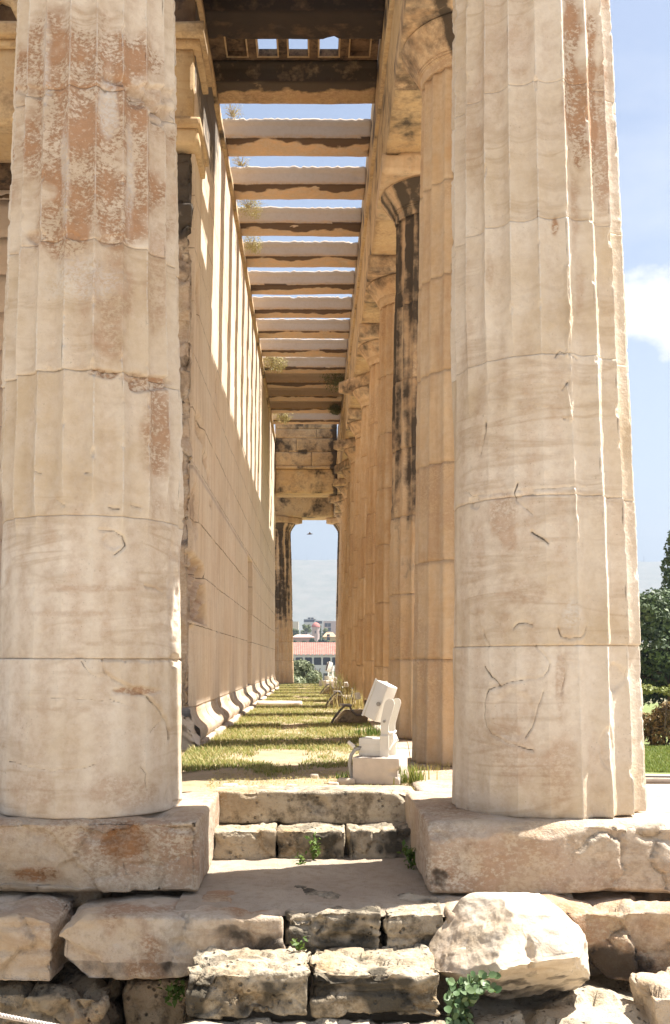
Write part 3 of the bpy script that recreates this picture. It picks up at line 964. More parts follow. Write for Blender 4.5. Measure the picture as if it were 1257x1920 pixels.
# crown of the wall under the beams, and backing stones behind the beam ends
for k, a in enumerate(np.arange(YA - 0.05, YE, 2.583)):
    b = min(a + 2.58, YE)
    V, F = rock((XW - 0.3, a, Z_TOP - 0.14), (XW + 0.045, b, Z_TOP - 0.005), 0.08, 0.012, 0.006, 5, 160 + k, dents=2)
    mesh('crown_moulding', V, F, ARCHI, wall, crust_box(V, 0.45, seed=k))
    V, F = rock((XW - 0.75, a, Z_TOP + 0.001), (XW - 0.14, b - 0.004, Z_TOP + 0.30), 0.1, 0.03, 0.015, 5, 180 + k, dents=3)
    mesh('backing_course', V, F, ARCHI, wall)

ZP = Z_ARCH + 0.22
# anta: the end of the wall towards us
V, F = rock((XW - 0.62, YA - 0.12, 0.30), (XW + 0.005, YA - 0.002, ZP - 0.26), (0.03, 0.05, 0.03), 0.03, 0.014, 4, 201, facet=(0.35, 0.07, None),
            pits=(((XW - .1, YA - .1, 4.2), (.3, .3, .25), .07), ((XW, YA - .1, 4.75), (.25, .3, .2), .09), ((XW, YA - .12, 3.3), (.2, .3, .3), .05),
                  ((XW, YA - .12, 1.5), (.35, .4, .5), .12), ((XW, YA - .12, 2.4), (.2, .3, .25), .05)), dents=14)
at = np.zeros((len(V), 4))
at[:, 3] = 1
at[:, 0] = 0.55
at[:, 1] = 0.72 * sstep(V[:, 2] + 0.35 * fbm(V * 3, 3), 4.5, 5.0) + 0.3 * (fbm(V * 2.5 + 7, 3) > 0.15)
mesh('anta', V, F, MARBLE, wall, at)
V, F = rock((XW - 0.6, YA - 0.30, -0.12), (XW + 0.12, YA - 0.125, 0.297), 0.02, 0.03, 0.015, 6, 204, facet=(0.18, 0.06, None), cuts=(((0.7, -0.3, 0.65), -3.62),))
mesh('anta_base', V, F, MARBLE, wall)
V, F = rock((XW - 0.7, YA - 0.20, ZP - 0.258), (XW + 0.05, YA + 0.55, ZP - 0.10), 0.04, 0.02, 0.004, 5, 202)
mesh('anta_capital', V, F, ARCHI, wall)
V, F = rock((XW - 0.72, YA - 0.23, ZP - 0.098), (XW + 0.075, YA + 0.6, ZP - 0.001), 0.04, 0.01, 0.004, 5, 203)
mesh('anta_capital', V, F, ARCHI, wall)

# ------------------------------------------------------------------ porch between the wall and the front, far left
porch = thing('porch_entablature', 'tan porch architrave and carved frieze behind the left front column', 'entablature', (0, 0, 0))
V, F = rock((-7.2, YA - 0.12, ZP), (XW - 0.01, YA + 0.72, 6.66), (0.12, 0.1, 0.06), 0.01, 0.004, 4, 210)
mesh('architrave', V, F, ARCHI, porch)
V, F = rock((-7.2, YA - 0.16, 6.662), (XW + 0.06, YA + 0.72, 6.74), (0.12, 0.1, 0.04), 0.015, 0.004, 4, 211)
mesh('moulding', V, F, ARCHI, porch)
V, F = rock((-7.2, YA - 0.22, 6.742), (XW + 0.10, YA + 0.72, 6.88), (0.12, 0.1, 0.04), 0.015, 0.004, 4, 212)
mesh('moulding', V, F, ARCHI, porch)
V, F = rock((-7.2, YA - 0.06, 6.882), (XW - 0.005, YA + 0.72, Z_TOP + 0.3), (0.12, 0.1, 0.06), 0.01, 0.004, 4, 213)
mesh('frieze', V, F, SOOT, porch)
# weathered high-relief figures on the frieze: torsos, limbs, worn past recognition
rs = np.random.RandomState(3)
for k in range(6):
    x0 = -3.15 - 0.55 * k + 0.1 * rs.randn()
    if k == 0:
        x0 = -3.02
    mb = MB()
    base = Vector((x0, YA - 0.16, 7.24))
    a = rs.uniform(-0.3, 0.3)
    mb.tube([base + Vector((-0.06 * a, 0.02, 0.22)), base + Vector((0, -0.03, 0.10)), base + Vector((0.03 * a, -0.03, -0.02)), base + Vector((0.06 * a, 0.0, -0.12))], [0.06, 0.11, 0.10, 0.09], 14)
    mb.tube([base + Vector((-0.04, 0, -0.08)), base + Vector((-0.12, -0.05, -0.20)), base + Vector((-0.14, 0.0, -0.35))], [0.08, 0.065, 0.045], 12)
    mb.tube([base + Vector((0.05, 0, -0.08)), base + Vector((0.16, -0.04, -0.17)), base + Vector((0.22, 0.0, -0.34))], [0.08, 0.065, 0.045], 12)
    mb.tube([base + Vector((0.08, 0, 0.16)), base + Vector((0.20, -0.04, 0.10)), base + Vector((0.24, -0.02, 0.22))], [0.05, 0.04, 0.035], 10)
    mb.build('relief_figure', ARCHI, porch)
pw = thing('porch_wall', 'pale pinkish block wall inside the porch at the far left edge', 'wall', (0, 0, 0))
for r_ in range(14):
    z0 = 0.30 + r_ * 0.50
    for c_ in range(5):
        x1 = XW - 0.82 - 1.25 * c_ - (0.6 if r_ % 2 else 0.0) + 0.62
        x1 = min(x1, XW - 0.81)
        x0 = XW - 0.82 - 1.25 * (c_ + 1) - (0.6 if r_ % 2 else 0) + 0.62
        V, F = rock((x0 + 0.002, 13.4, z0 + 0.002), (x1 - 0.002, 14.1, z0 + 0.498), 0.14, 0.006, 0.003, 4, 230 + r_ * 5 + c_)
        mesh('wall_block', V, F, PORCH_WALL, pw)
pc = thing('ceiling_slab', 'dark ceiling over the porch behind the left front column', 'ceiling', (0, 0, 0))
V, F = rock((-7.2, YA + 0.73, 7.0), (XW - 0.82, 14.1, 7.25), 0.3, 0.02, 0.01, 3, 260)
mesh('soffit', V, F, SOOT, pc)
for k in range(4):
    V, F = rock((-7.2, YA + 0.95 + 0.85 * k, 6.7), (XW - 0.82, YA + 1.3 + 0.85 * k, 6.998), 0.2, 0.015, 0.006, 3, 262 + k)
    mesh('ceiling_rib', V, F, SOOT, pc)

# ------------------------------------------------------------------ ceiling beams across the aisle
BEAM_Y0, BEAM_S, BEAM_W, BEAM_Z = 11.81, 1.2915, 0.47, (Z_TOP, Z_TOP + 0.25)
for j in range(-4, 14):
    yc = BEAM_Y0 + BEAM_S * j
    dark = j <= 0 or j in (10, 11)
    V, F = rock((XW - 0.13, yc - BEAM_W / 2, BEAM_Z[0]), (XI + 0.024, yc + BEAM_W / 2, BEAM_Z[1]), (0.04, 0.03, 0.025), 0.012, 0.004, 6, 300 + j, dents=6)
    if j > 0:
        # ragged stumps of broken slabs along the top
        up = (V[:, 2] > BEAM_Z[1] - 0.03)
        V[:, 2] += up * np.clip(fbm(V * np.array((16, 9, 0)) + j * 5, 4) * 0.03 + 0.006, -0.01, 0.035)
    V[:, 1] -= 0.022 * (V[:, 2] > BEAM_Z[0] + 0.195) * (V[:, 1] < yc - BEAM_W * 0.4)
    V[:, 2] += 0.012 * fbm(np.stack([V[:, 0] * 0.7, 0 * V[:, 0] + j * 2.7, 0 * V[:, 0]], 1), 2)
    at = np.zeros((len(V), 4))
    at[:, 3] = 1
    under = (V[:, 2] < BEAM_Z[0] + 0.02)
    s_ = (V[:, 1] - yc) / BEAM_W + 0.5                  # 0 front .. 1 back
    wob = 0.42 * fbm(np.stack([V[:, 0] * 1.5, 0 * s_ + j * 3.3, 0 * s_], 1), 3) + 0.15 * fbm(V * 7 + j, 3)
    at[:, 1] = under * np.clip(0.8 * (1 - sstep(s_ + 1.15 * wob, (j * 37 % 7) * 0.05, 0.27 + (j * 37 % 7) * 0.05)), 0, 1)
    at[:, 0] = under * 0.6  # ochre stain, also painting in warm light bounced up from the floor
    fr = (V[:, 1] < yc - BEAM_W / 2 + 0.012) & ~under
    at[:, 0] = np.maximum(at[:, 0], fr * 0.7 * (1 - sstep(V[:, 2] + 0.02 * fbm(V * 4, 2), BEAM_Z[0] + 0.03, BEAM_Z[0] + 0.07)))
    if j > 0 and not dark:
        lab = 'grey-white ceiling beam with a brown stained underside, %s from the near end of the open beams' % (['', 'first', 'second', 'third', 'fourth', 'fifth', 'sixth', 'seventh', 'eighth', 'ninth', '', '', 'second to last', 'very last'][j])
        if j == 1:
            lab = 'grey-white ceiling beam nearest us, the first with open sky before and behind it'
    elif dark and j > 0:
        lab = 'dark ceiling beam below the surviving far coffers, %s of the two' % ('nearer' if j == 10 else 'farther')
    else:
        lab = ['dark ceiling beam with a ragged brown underside at the near edge of the open sky', 'sooty ceiling beam just in front of the row of square sky holes',
               'sooty ceiling beam at the very top edge of the view', 'sooty ceiling beam above the view, just out of sight', 'sooty ceiling beam above the view, closest to the front'][-j]
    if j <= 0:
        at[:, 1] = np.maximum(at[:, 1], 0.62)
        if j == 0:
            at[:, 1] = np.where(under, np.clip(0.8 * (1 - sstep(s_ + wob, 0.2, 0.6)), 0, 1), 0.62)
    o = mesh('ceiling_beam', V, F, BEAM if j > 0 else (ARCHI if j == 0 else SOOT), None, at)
    # origin at the beam's own place
    o.data.transform(Matrix.Translation((0, -yc, -BEAM_Z[0])))
    o.location = (0, yc, BEAM_Z[0])
    tag(o, lab, 'beam', 'ceiling beams across the aisle')


def coffer(name, label, y0, y1, z0, opened, mat):
    """slab laid across two beams with five sunk squares, some of them broken through"""
    n = 5
    xs = [XW - 0.10]
    c0, pitch, hw = -0.93 + 0.05, 0.345, 0.105
    for k in range(n):
        cx = c0 + pitch * k + 0.02
        xs += [cx - hw, cx + hw]
    xs += [XI + 0.02]
    ysl = [y0, y0 + (y1 - y0) * 0.17, y0 + (y1 - y0) * 0.83, y1]
    root = thing(name, label, 'ceiling slab', (0, 0, 0), 'coffered ceiling slabs')
    mb = MB()
    t_ = 0.08
    for i in range(len(xs) - 1):
        hole = i % 2 == 1
        k = i // 2
        for jx in range(3):
            if hole and jx == 1:
                if k not in opened:
                    mb.box((xs[i], ysl[jx], z0 + t_ * 0.7), (xs[i + 1], ysl[jx + 1], z0 + t_))
                continue
            mb.box((xs[i], ysl[jx], z0), (xs[i + 1], ysl[jx + 1], z0 + t_))
    V = np.concatenate(mb.V)
    V += 0.006 * np.stack([fbm(V * 9, 2), fbm(V * 9 + 4, 2), 0 * V[:, 0]], 1)
    mesh('coffer_panel', V, [np.concatenate(f) for f in mb.F.values()], mat, root, smooth=False)
    mb = MB()
    for k in range(n):
        a, b = xs[1 + 2 * k], xs[2 + 2 * k]
        for (lo, hi) in (((a - .02, ysl[1] - .02, z0 - .012), (b + .02, ysl[1] - 0.004, z0 - 0.001)), ((a - .02, ysl[2] + 0.004, z0 - .012), (b + .02, ysl[2] + .02, z0 - 0.001)),
                         ((a - .02, ysl[1] - 0.003, z0 - .0115), (a - .004, ysl[2] + 0.003, z0 - 0.001)), ((b + .004, ysl[1] - 0.003, z0 - .0115), (b + .02, ysl[2] + 0.003, z0 - 0.001))):
            mb.box(lo, hi)
    mb.build('coffer_border', ARCHI, root, smooth=False)
    return root


rs = random.Random(4)
for j in range(-4, 0):
    y0 = BEAM_Y0 + BEAM_S * j + BEAM_W / 2 - 0.06
    y1 = BEAM_Y0 + BEAM_S * (j + 1) - BEAM_W / 2 + 0.06
    op = (1, 2, 3) if j == -1 else tuple(k for k in range(5) if rs.random() < 0.45)
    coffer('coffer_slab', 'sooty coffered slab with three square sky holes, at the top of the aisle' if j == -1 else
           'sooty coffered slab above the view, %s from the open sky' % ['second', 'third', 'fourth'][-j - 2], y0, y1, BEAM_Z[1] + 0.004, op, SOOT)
for j in (9, 10, 11):
    y0 = BEAM_Y0 + BEAM_S * j + BEAM_W / 2 - 0.06
    y1 = BEAM_Y0 + BEAM_S * (j + 1) - BEAM_W / 2 + 0.06
    coffer('coffer_slab', 'surviving far coffered slab between the dark beams, %s of three' % ['nearest', 'middle', 'farthest'][j - 9], y0, y1, BEAM_Z[1] + 0.004, (), ARCHI)

# cross wall at the end of the aisle and the far front's architrave
cw = thing('cross_entablature', 'stained block wall spanning the aisle above the far opening', 'entablature', (0, 0, 0))
courses = [(Z_ARCH, 6.42, [(-1.13, 0.70)]), (6.422, 6.50, [(-1.13, 0.70)]), (6.502, 6.93, [(-1.13, -0.05), (-0.046, 0.70)]), (6.932, 7.34, [(-1.13, -0.50), (-0.496, 0.70)]),
           (7.342, 7.62, [(-1.13, 0.1), (0.104, 0.70)]), (7.622, 7.9, [(-1.13, -0.3), (-0.296, 0.70)])]
for k, (z0, z1, xs) in enumerate(courses):
    for q, (a, b) in enumerate(xs):
        pr_ = 0.06 if k == 1 else 0.0
        V, F = rock((a, 30.6 - pr_, z0), (b, 31.5, z1), (0.05, 0.1, 0.05), 0.008, 0.005, 4, 400 + k * 3 + q)
        at = crust_box(V, 0.42, seed=k * 2 + q, freq=1.2)
        at[:, 1] = np.maximum(at[:, 1], 0.8 * np.exp(-((V[:, 0] + 0.30 + 0.3 * (7.3 - V[:, 2]) * 0) / 0.22) ** 2) * sstep(V[:, 2], 6.75, 6.95) * (1 - sstep(V[:, 2], 6.98, 7.0)))
        at[:, 1] = np.maximum(at[:, 1], 0.7 * sstep(V[:, 0] + 0.15 * fbm(V * 3, 3), 0.45, 0.6))
        mesh('taenia' if k == 1 else 'wall_block', V, F, ARCHI, cw, at)
ef = thing('entablature', 'shaded architrave of the far front above the view of the hills', 'entablature', (0, 0, 0))
V, F = rock((-4.5, Y_FLANK[-1] - 0.47, Z_ARCH), (0.70, Y_FLANK[-1] + 0.47, Z_FR), (0.1, 0.15, 0.08), 0.01, 0.005, 4, 430)
at = crust_box(V, 0.4, seed=3)
mesh('architrave', V, F, ARCHI, ef, at)
V, F = rock((-4.5, Y_FLANK[-1] - 0.47, Z_FR + 0.002), (0.70, Y_FLANK[-1] + 0.47, 7.8), (0.2, 0.2, 0.2), 0.01, 0.005, 4, 431)
mesh('frieze', V, F, ARCHI, ef)
ec = mesh('ceiling_slab', *rock((XW - 0.1, 31.52, 7.40), (0.70, Y_FLANK[-1] - 0.5, 7.6), 0.2, 0.02, 0.01, 4, 433), ARCHI)
tag(ec, 'ceiling slab behind the cross wall at the far end of the aisle', 'ceiling slab', 'coffered ceiling slabs')

# ------------------------------------------------------------------ steps and blocks
def block(name, label, cat, lo, hi, mat=MARBLE_STEP, group=None, attrf=None, **kw):
    V, F = rock(lo, hi, **kw)
    c = np.array([(lo[0] + hi[0]) / 2, (lo[1] + hi[1]) / 2, lo[2]])
    at = attrf(V) if attrf else None
    o = mesh(name, V - c, F, mat, None, at, loc=tuple(c))
    return tag(o, label, cat, group)


def attr4(V):
    a = np.zeros((len(V), 4))
    a[:, 3] = 1
    return a


def sl_attr(V):
    a = attr4(V)
    n = fbm(V * 4, 4)
    u, v = to_px(V)
    n2 = fbm(V * 11 + 4, 3)
    d = np.sqrt(((u - 235) / 60) ** 2 + ((v - 1575) / 42) ** 2) + 0.5 * n
    a[:, 0] = np.maximum(a[:, 0], 1.0 * (1 - sstep(d, 0.6, 1.05)))
    d = np.sqrt(((u - 70) / 60) ** 2 + ((v - 1640) / 20) ** 2) + 0.4 * n
    a[:, 0] = np.maximum(a[:, 0], 0.95 * (1 - sstep(d, 0.6, 1.05)))
    a[:, 0] = np.maximum(a[:, 0], 0.5 * sstep(n2, 0.1, 0.4) * (v < 1600))
    for poly in ([(122, 1620), (130, 1580), (160, 1550), (190, 1534)], [(186, 1660), (190, 1620), (182, 1590)], [(228, 1610), (236, 1640), (262, 1636), (248, 1660)]):
        a[:, 1] = np.maximum(a[:, 1], 0.42 * np.exp(-(pdist(u + 4 * n2, v + 4 * n, poly) / 3.0) ** 2))
    return a


def sr_attr(V):
    a = attr4(V)
    u, v = to_px(V)
    n = fbm(V * 4, 4)
    n2 = fbm(V * 13 + 4, 3)
    d = np.sqrt(((u - 900) / 60) ** 2 + ((v - 1590) / 22) ** 2) + 0.5 * n
    a[:, 0] = np.maximum(a[:, 0], 0.6 * (1 - sstep(d, 0.6, 1.05)))
    d = np.sqrt(((u - 828) / 34) ** 2 + ((v - 1650) / 26) ** 2) + 0.7 * n2
    a[:, 1] = np.maximum(a[:, 1], 0.6 * (1 - sstep(d, 0.5, 1.05)))
    for poly in ([(1104, 1536), (1130, 1560), (1155, 1584), (1190, 1566), (1257, 1570)], [(1034, 1580), (1060, 1560), (1104, 1538)]):
        a[:, 1] = np.maximum(a[:, 1], 0.22 * np.exp(-(pdist(u + 4 * n2, v + 4 * n, poly) / 2.5) ** 2))
    return a


YF = 4.96


def grimy(V):
    """lichen and grime, thick all over"""
    a = attr4(V)
    a[:, 1] = np.clip(0.34 + 0.8 * fbm(V * 5, 4), 0, 0.75)
    return a


def grimy_face(V):
    """lichen and grime on the upright faces, the trodden top stays clean"""
    a = attr4(V)
    top = V[:, 2].max()
    a[:, 1] = np.clip(0.40 + 0.9 * fbm(V * 6, 4), 0, 0.8) * (1 - sstep(V[:, 2] + 0.02 * fbm(V * 12, 3), top - 0.045, top - 0.015))
    a[:, 0] = np.clip(0.3 + fbm(V * 4 + 9, 3), 0, 0.8)
    return a


def grimy_low(V):
    a = attr4(V)
    a[:, 1] = np.clip(0.30 + 0.9 * fbm(V * 5, 4), 0, 0.7) * (1 - sstep(V[:, 2] + 0.05 * fbm(V * 6, 3), -0.56, -0.46)) + 0.5 * np.clip(fbm(V * 4 + 3, 4), 0, 1)
    a[:, 0] = np.clip(0.3 + fbm(V * 4 + 9, 3), 0, 0.8)
    return a


block('stylobate_block', 'big marble block with brown stains carrying the left front column', 'stone block', (-1.9, YF, -0.338), (-0.545, 6.12, -0.002),
      attrf=sl_attr, res=(0.012, 0.03, 0.010), r=0.016, amp=0.010, freq=5, seed=1.2, dents=22, facet=(0.32, 0.03, lambda P: 1 - sstep(P[:, 1], 4.97, 5.02)),
      pits=(((-0.98, YF, -0.02), (0.16, 0.10, 0.12), 0.03), ((-1.33, YF, -0.30), (0.25, .06, .08), 0.02), ((-0.62, YF - .02, -0.02), (0.2, 0.05, 0.06), 0.03)))
block('stylobate_block', 'marble block to the far left under the front of the temple', 'stone block', (-3.6, YF, -0.338), (-1.905, 6.12, -0.002),
      res=0.05, r=0.028, amp=0.012, freq=5, seed=1.7, dents=8)
block('stylobate_block', 'big rounded marble block carrying the right corner column', 'stone block', (0.535, YF - 0.03, -0.338), (2.02, 6.12, -0.002),
      attrf=sr_attr, res=(0.012, 0.03, 0.010), r=0.03, amp=0.012, freq=4, seed=2.3, dents=6,
      cuts=(((-0.7, -0.7, 0.0), -3.87), ((0.0, -0.80, 0.60), -3.99), ((0.28, -0.72, 0.62), -3.16)),
      facet=(0.34, 0.034, lambda P: (sstep(P[:, 0] + 0.4 * (P[:, 2] + 0.15), 1.15, 1.4) + 0.15) * (1 - sstep(P[:, 1], 4.96, 5.01))))
for i, y in enumerate(Y_FLANK[1:]):
    b = y + 1.29 if i else y + 1.28
    a = y - 1.295 if i else 6.13
    block('stylobate_block', 'sun-bleached marble paving block under the %s right-hand column' % ORD[i] if i else 'sun-bleached marble paving block behind the corner column and beside the floodlight',
          'stone block', (0.70 if i else 0.62, a, -0.338), (1.80, min(b, Y_FLANK[-1] + 0.55) - 0.006, -0.004), res=0.05 if i < 4 else 0.12, r=0.02, amp=0.008, freq=5, seed=3 + i,
          group='paving blocks under the right-hand colonnade', dents=4)
# second step
block('step_block', 'broken marble step block at the lower left edge, left of the square hole', 'stone block', (-2.4, 4.60, -0.66), (-1.12, 5.3, -0.345),
      res=(0.012, 0.03, 0.012), r=0.018, amp=0.012, freq=5, seed=4.1, strat=0.015, dents=6, facet=(0.34, 0.03, None), cuts=(((0.34, 0, 0.94), -0.753), ((0.1, -0.7, 0.7), -3.50), ((0, -0.5, -0.85), -1.79)))
block('step_block', 'long worn marble step block below the left column, running to the middle', 'stone block', (-1.115, 4.60, -0.64), (-0.12, 5.1, -0.345),
      res=(0.010, 0.03, 0.010), r=0.03, amp=0.012, freq=5, seed=4.7, dents=8, facet=(0.45, 0.02, None),
      attrf=lambda V: np.stack([0.75 * sstep(fbm(V * 3, 3), 0.0, 0.3), 0.80 * sstep(V[:, 0] + 0.25 * fbm(V * 5, 3), -0.62, -0.40) * (1 - sstep(V[:, 2] + 0.06 * fbm(V * 7, 3), -0.43, -0.385)) * (0.55 + 0.8 * fbm(V * 6, 3)) + 0.35 * (V[:, 2] < -0.55), 0 * V[:, 0], 1 + 0 * V[:, 0]], 1),
      cuts=(((-0.63, -0.1, 0.77), -0.107), ((-0.7, 0, -0.7), 1.143), ((0.85, -0.5, -0.05), -2.41), ((0.1, -0.3, -0.95), -0.86), ((0.0, -0.75, 0.66), -3.70)))
block('infill_block', 'small pale stone deep inside the square hole of the steps', 'stone block', (-1.26, 5.12, -0.44), (-1.02, 5.4, -0.345), mat=MARBLE_STEP, res=0.03, r=0.02, amp=0.01, seed=4.9)
block('infill_block', 'dark layered stone in the shaded middle step', 'stone block', (-0.125, 4.64, -0.56), (0.30, 5.2, -0.342), mat=POROS, attrf=grimy, res=0.009, r=0.018, amp=0.012, freq=7, seed=5.2, strat=0.04, dents=10, facet=(0.12, 0.02, None))
block('infill_block', 'darker stone at the right end of the shaded middle step', 'stone block', (0.305, 4.64, -0.56), (0.58, 5.2, -0.345), mat=POROS, attrf=grimy, res=0.009, r=0.018, amp=0.012, freq=7, seed=5.9, strat=0.02, dents=8, facet=(0.14, 0.02, None))
block('step_block', 'tan marble step block at the right edge below the corner column', 'stone block', (0.97, 4.66, -0.66), (2.2, 5.3, -0.345),
      attrf=grimy_low, res=(0.014, 0.03, 0.012), r=0.02, amp=0.014, freq=4, seed=6.3, dents=8, facet=(0.28, 0.05, None), cuts=(((-0.62, 0, -0.78), -0.30),))
block('infill_block', 'small stone wedged between the boulder and the corner block', 'stone block', (0.90, 4.98, -0.45), (1.22, 5.3, -0.341), res=0.02, r=0.012, amp=0.008, seed=6.6)
block('step_block', 'sandy shaded step stone behind the boulder', 'stone block', (0.585, 4.62, -0.60), (0.965, 5.25, -0.346), res=0.018, r=0.03, amp=0.012, seed=6.9)
# the rebuilt steps in the middle
G_ST = 'rough steps up the middle'
block('kerb_stone', 'long pale kerb stone forming the top step', 'step stone', (-0.585, 6.10, -0.19), (0.60, 6.42, 0.0), mat=POROS, group=G_ST, attrf=lambda V: grimy_face(V) * np.array((1, 0.42, 1, 1)), res=0.010, r=0.016, amp=0.006, freq=9, seed=7.1, dents=20)
block('step_stone', 'left pitted stone of the second step down', 'step stone', (-0.565, 5.80, -0.36), (-0.203, 6.10, -0.172), mat=POROS, group=G_ST, attrf=lambda V: grimy_face(V) * np.array((1, 0.6, 1, 1)), res=0.009, r=0.018, amp=0.012, freq=8, seed=7.6, dents=10, facet=(0.18, 0.015, None))
block('step_stone', 'middle pitted stone of the second step down', 'step stone', (-0.205, 5.80, -0.36), (0.186, 6.10, -0.174), mat=POROS, group=G_ST, attrf=grimy_face, res=0.009, r=0.018, amp=0.012, freq=8, seed=8.2, dents=8, facet=(0.18, 0.015, None))
block('step_stone', 'dark right stone of the second step down', 'step stone', (0.188, 5.80, -0.36), (0.55, 6.10, -0.174), mat=POROS, group=G_ST, attrf=grimy, res=0.009, r=0.014, amp=0.010, freq=8, seed=8.8, dents=10, facet=(0.14, 0.015, None))
block('step_stone', 'big pitted stone on the left of the lowest full step', 'step stone', (-0.515, 4.22, -0.665), (-0.012, 4.66, -0.485), mat=POROS, group=G_ST, attrf=grimy_face, res=0.008, r=0.014, amp=0.012, freq=9, seed=9.4, dents=26, facet=(0.09, 0.018, None))
block('step_stone', 'big layered stone on the right of the lowest full step', 'step stone', (-0.007, 4.24, -0.665), (0.51, 4.66, -0.49), mat=POROS, group=G_ST, attrf=grimy_face, res=0.008, r=0.014, amp=0.012, freq=8, seed=9.9, strat=0.045, dents=16, facet=(0.12, 0.018, None))
block('step_stone', 'sunlit slab at the bottom edge, the first step', 'step stone', (-0.56, 3.80, -0.95), (0.53, 4.27, -0.668), mat=POROS, group=G_ST, res=0.012, r=0.02, amp=0.014, freq=6, seed=10.4, strat=0.01, dents=14, facet=(0.13, 0.02, None))
# rough foundation at lower left
fd = block('foundation_stone', 'rough lumpy conglomerate foundation stone at the lower left corner', 'stone block', (-2.2, 4.56, -1.2), (-0.875, 5.4, -0.665), mat=CONGL, res=(0.010, 0.03, 0.010), r=0.04, amp=0.03, freq=7, seed=11.2, dents=20, lumps=(0.15, 0.07))
block('foundation_stone', 'dark recessed foundation stone left of the lowest step', 'stone block', (-0.86, 4.74, -0.99), (-0.53, 5.3, -0.66), mat=CONGL, res=0.010, r=0.05, amp=0.03, freq=6, seed=11.9, dents=14, lumps=(0.16, 0.03))
# boulder
def bo_attr(V):
    a = attr4(V)
    n = fbm(V * 6, 4)
    a[:, 1] = 0.5 * sstep(fbm(V * 12, 4) - (V[:, 2] + 0.47) * 4.0, 0.0, 0.5) * (V[:, 0] > 0.62)
    a[:, 0] = 0.3 * sstep(-V[:, 0] + 0.68 + 0.2 * n, 0, 0.06)
    u, v = to_px(V)
    n2 = fbm(V * 13 + 4, 3)
    for poly in ([(980, 1728), (978, 1742), (986, 1758), (1012, 1770), (1020, 1796), (1046, 1790), (1076, 1786)], [(1000, 1752), (1016, 1770)]):
        a[:, 1] = np.maximum(a[:, 1], 0.5 * np.exp(-(pdist(u + 4 * n2, v + 4 * n, poly) / 3.0) ** 2))
    return a


block('boulder', 'sunlit broken marble boulder leaning on the steps at lower right', 'boulder', (0.50, 4.10, -0.66), (1.14, 4.66, -0.255), mat=MARBLE, attrf=bo_attr,
      res=0.008, r=0.03, amp=0.012, freq=6, seed=12.3, dents=4, facet=(0.34, 0.010, None),
      cuts=(((-0.72, -0.25, 0.65), -1.832), ((-0.42, -0.35, -0.84), -1.32), ((0.62, 0.0, 0.78), 0.405), ((-0.05, -0.72, 0.69), -3.32), ((0.95, -0.35, 0.1), -0.50), ((0.15, -0.55, -0.82), -1.80), ((-0.75,-0.62,0.1),-3.22)),
      pits=(((0.85, 4.2, -0.40), (0.02, 0.2, 0.07), 0.03), ((0.90, 4.2, -0.47), (0.08, 0.15, 0.02), 0.03)))
block('boulder', 'smaller rounded stone at the lower right edge', 'boulder', (1.33, 4.20, -0.78), (1.9, 4.62, -0.56), mat=MARBLE_STEP, res=0.012, r=0.04, amp=0.015, freq=5, seed=13.1, dents=6, facet=(0.2, 0.04, None),
      cuts=(((-0.6, -0.4, 0.6), -2.98),))
block('bedrock_slab', 'brown sunlit ground slab at the lower right corner', 'stone slab', (0.62, 3.4, -1.05), (2.6, 4.95, -0.68), mat=POROS, res=(0.02, 0.02, 0.05), r=0.04, amp=0.03, freq=4.5, seed=13.9, strat=0.0, dents=24, facet=(0.25, 0.05, None),
      cuts=(((-0.32, -0.25, 0.9), -1.72), ((0.28, -0.1, 0.95), -0.72)))
# loose white slab on the grass, stones
block('stone_slab', 'flat white slab lying on the grass of the aisle', 'stone slab', (-1.00, 18.45, -0.10), (-0.20, 19.15, 0.035), mat=MARBLE, res=0.05, r=0.02, amp=0.008, seed=14.4)
rs = random.Random(8)
for k, (px, py) in enumerate(((625, 1468), (648, 1465), (478, 1474), (432, 1474), (590, 1452), (548, 1473))):
    d = (CAM_H + 0.02) * F_PX / (py - VPY)
    x = (px - VPX) * d / F_PX
    s_ = rs.uniform(0.018, 0.04)
    block('pebble', ['pale pebble close to the left side of the concrete base', 'larger pebble touching the concrete base on the ground', 'small pebble on the bare soil behind the kerb stone, left part',
                     'small pebble furthest left behind the kerb stone', 'pebble lying in the shadow band of the aisle', 'small pebble behind the middle of the kerb stone'][k], 'pebble',
          (x - s_ * 1.4, d - s_, -0.05), (x + s_ * 1.4, d + s_, -0.03 + s_), mat=MARBLE, res=s_ / 3, r=s_ * 0.5, amp=0.006, freq=20, seed=15 + k)

# ------------------------------------------------------------------ ground
def soil(name, c1, c2, c3, scale=1.0):
    m, t = new_mat(name)
    p = t.n('ShaderNodeTexCoord').outputs['Object']
    n1, n2, n3 = t.noise(p, 1.1 * scale, 5), t.noise(p, 9 * scale, 7, 0.65), t.noise(p, 70 * scale, 5, 0.6)
    c = t.mix(t.ramp(n1, 0.4, 0.62), c1, c2)
    c = t.mix(t.math('MULTIPLY', t.ramp(n2, 0.48, 0.66), 0.7), c, c3)
    c = t.mix(t.math('MULTIPLY', t.ramp(n3, 0.55, 0.7), 0.5), c, tuple(x * 0.5 for x in c1))
    finish(t, c, 0.95, t.math('ADD', t.math('MULTIPLY', n2, 0.5), n3), 0.7, 0.02)
    return m


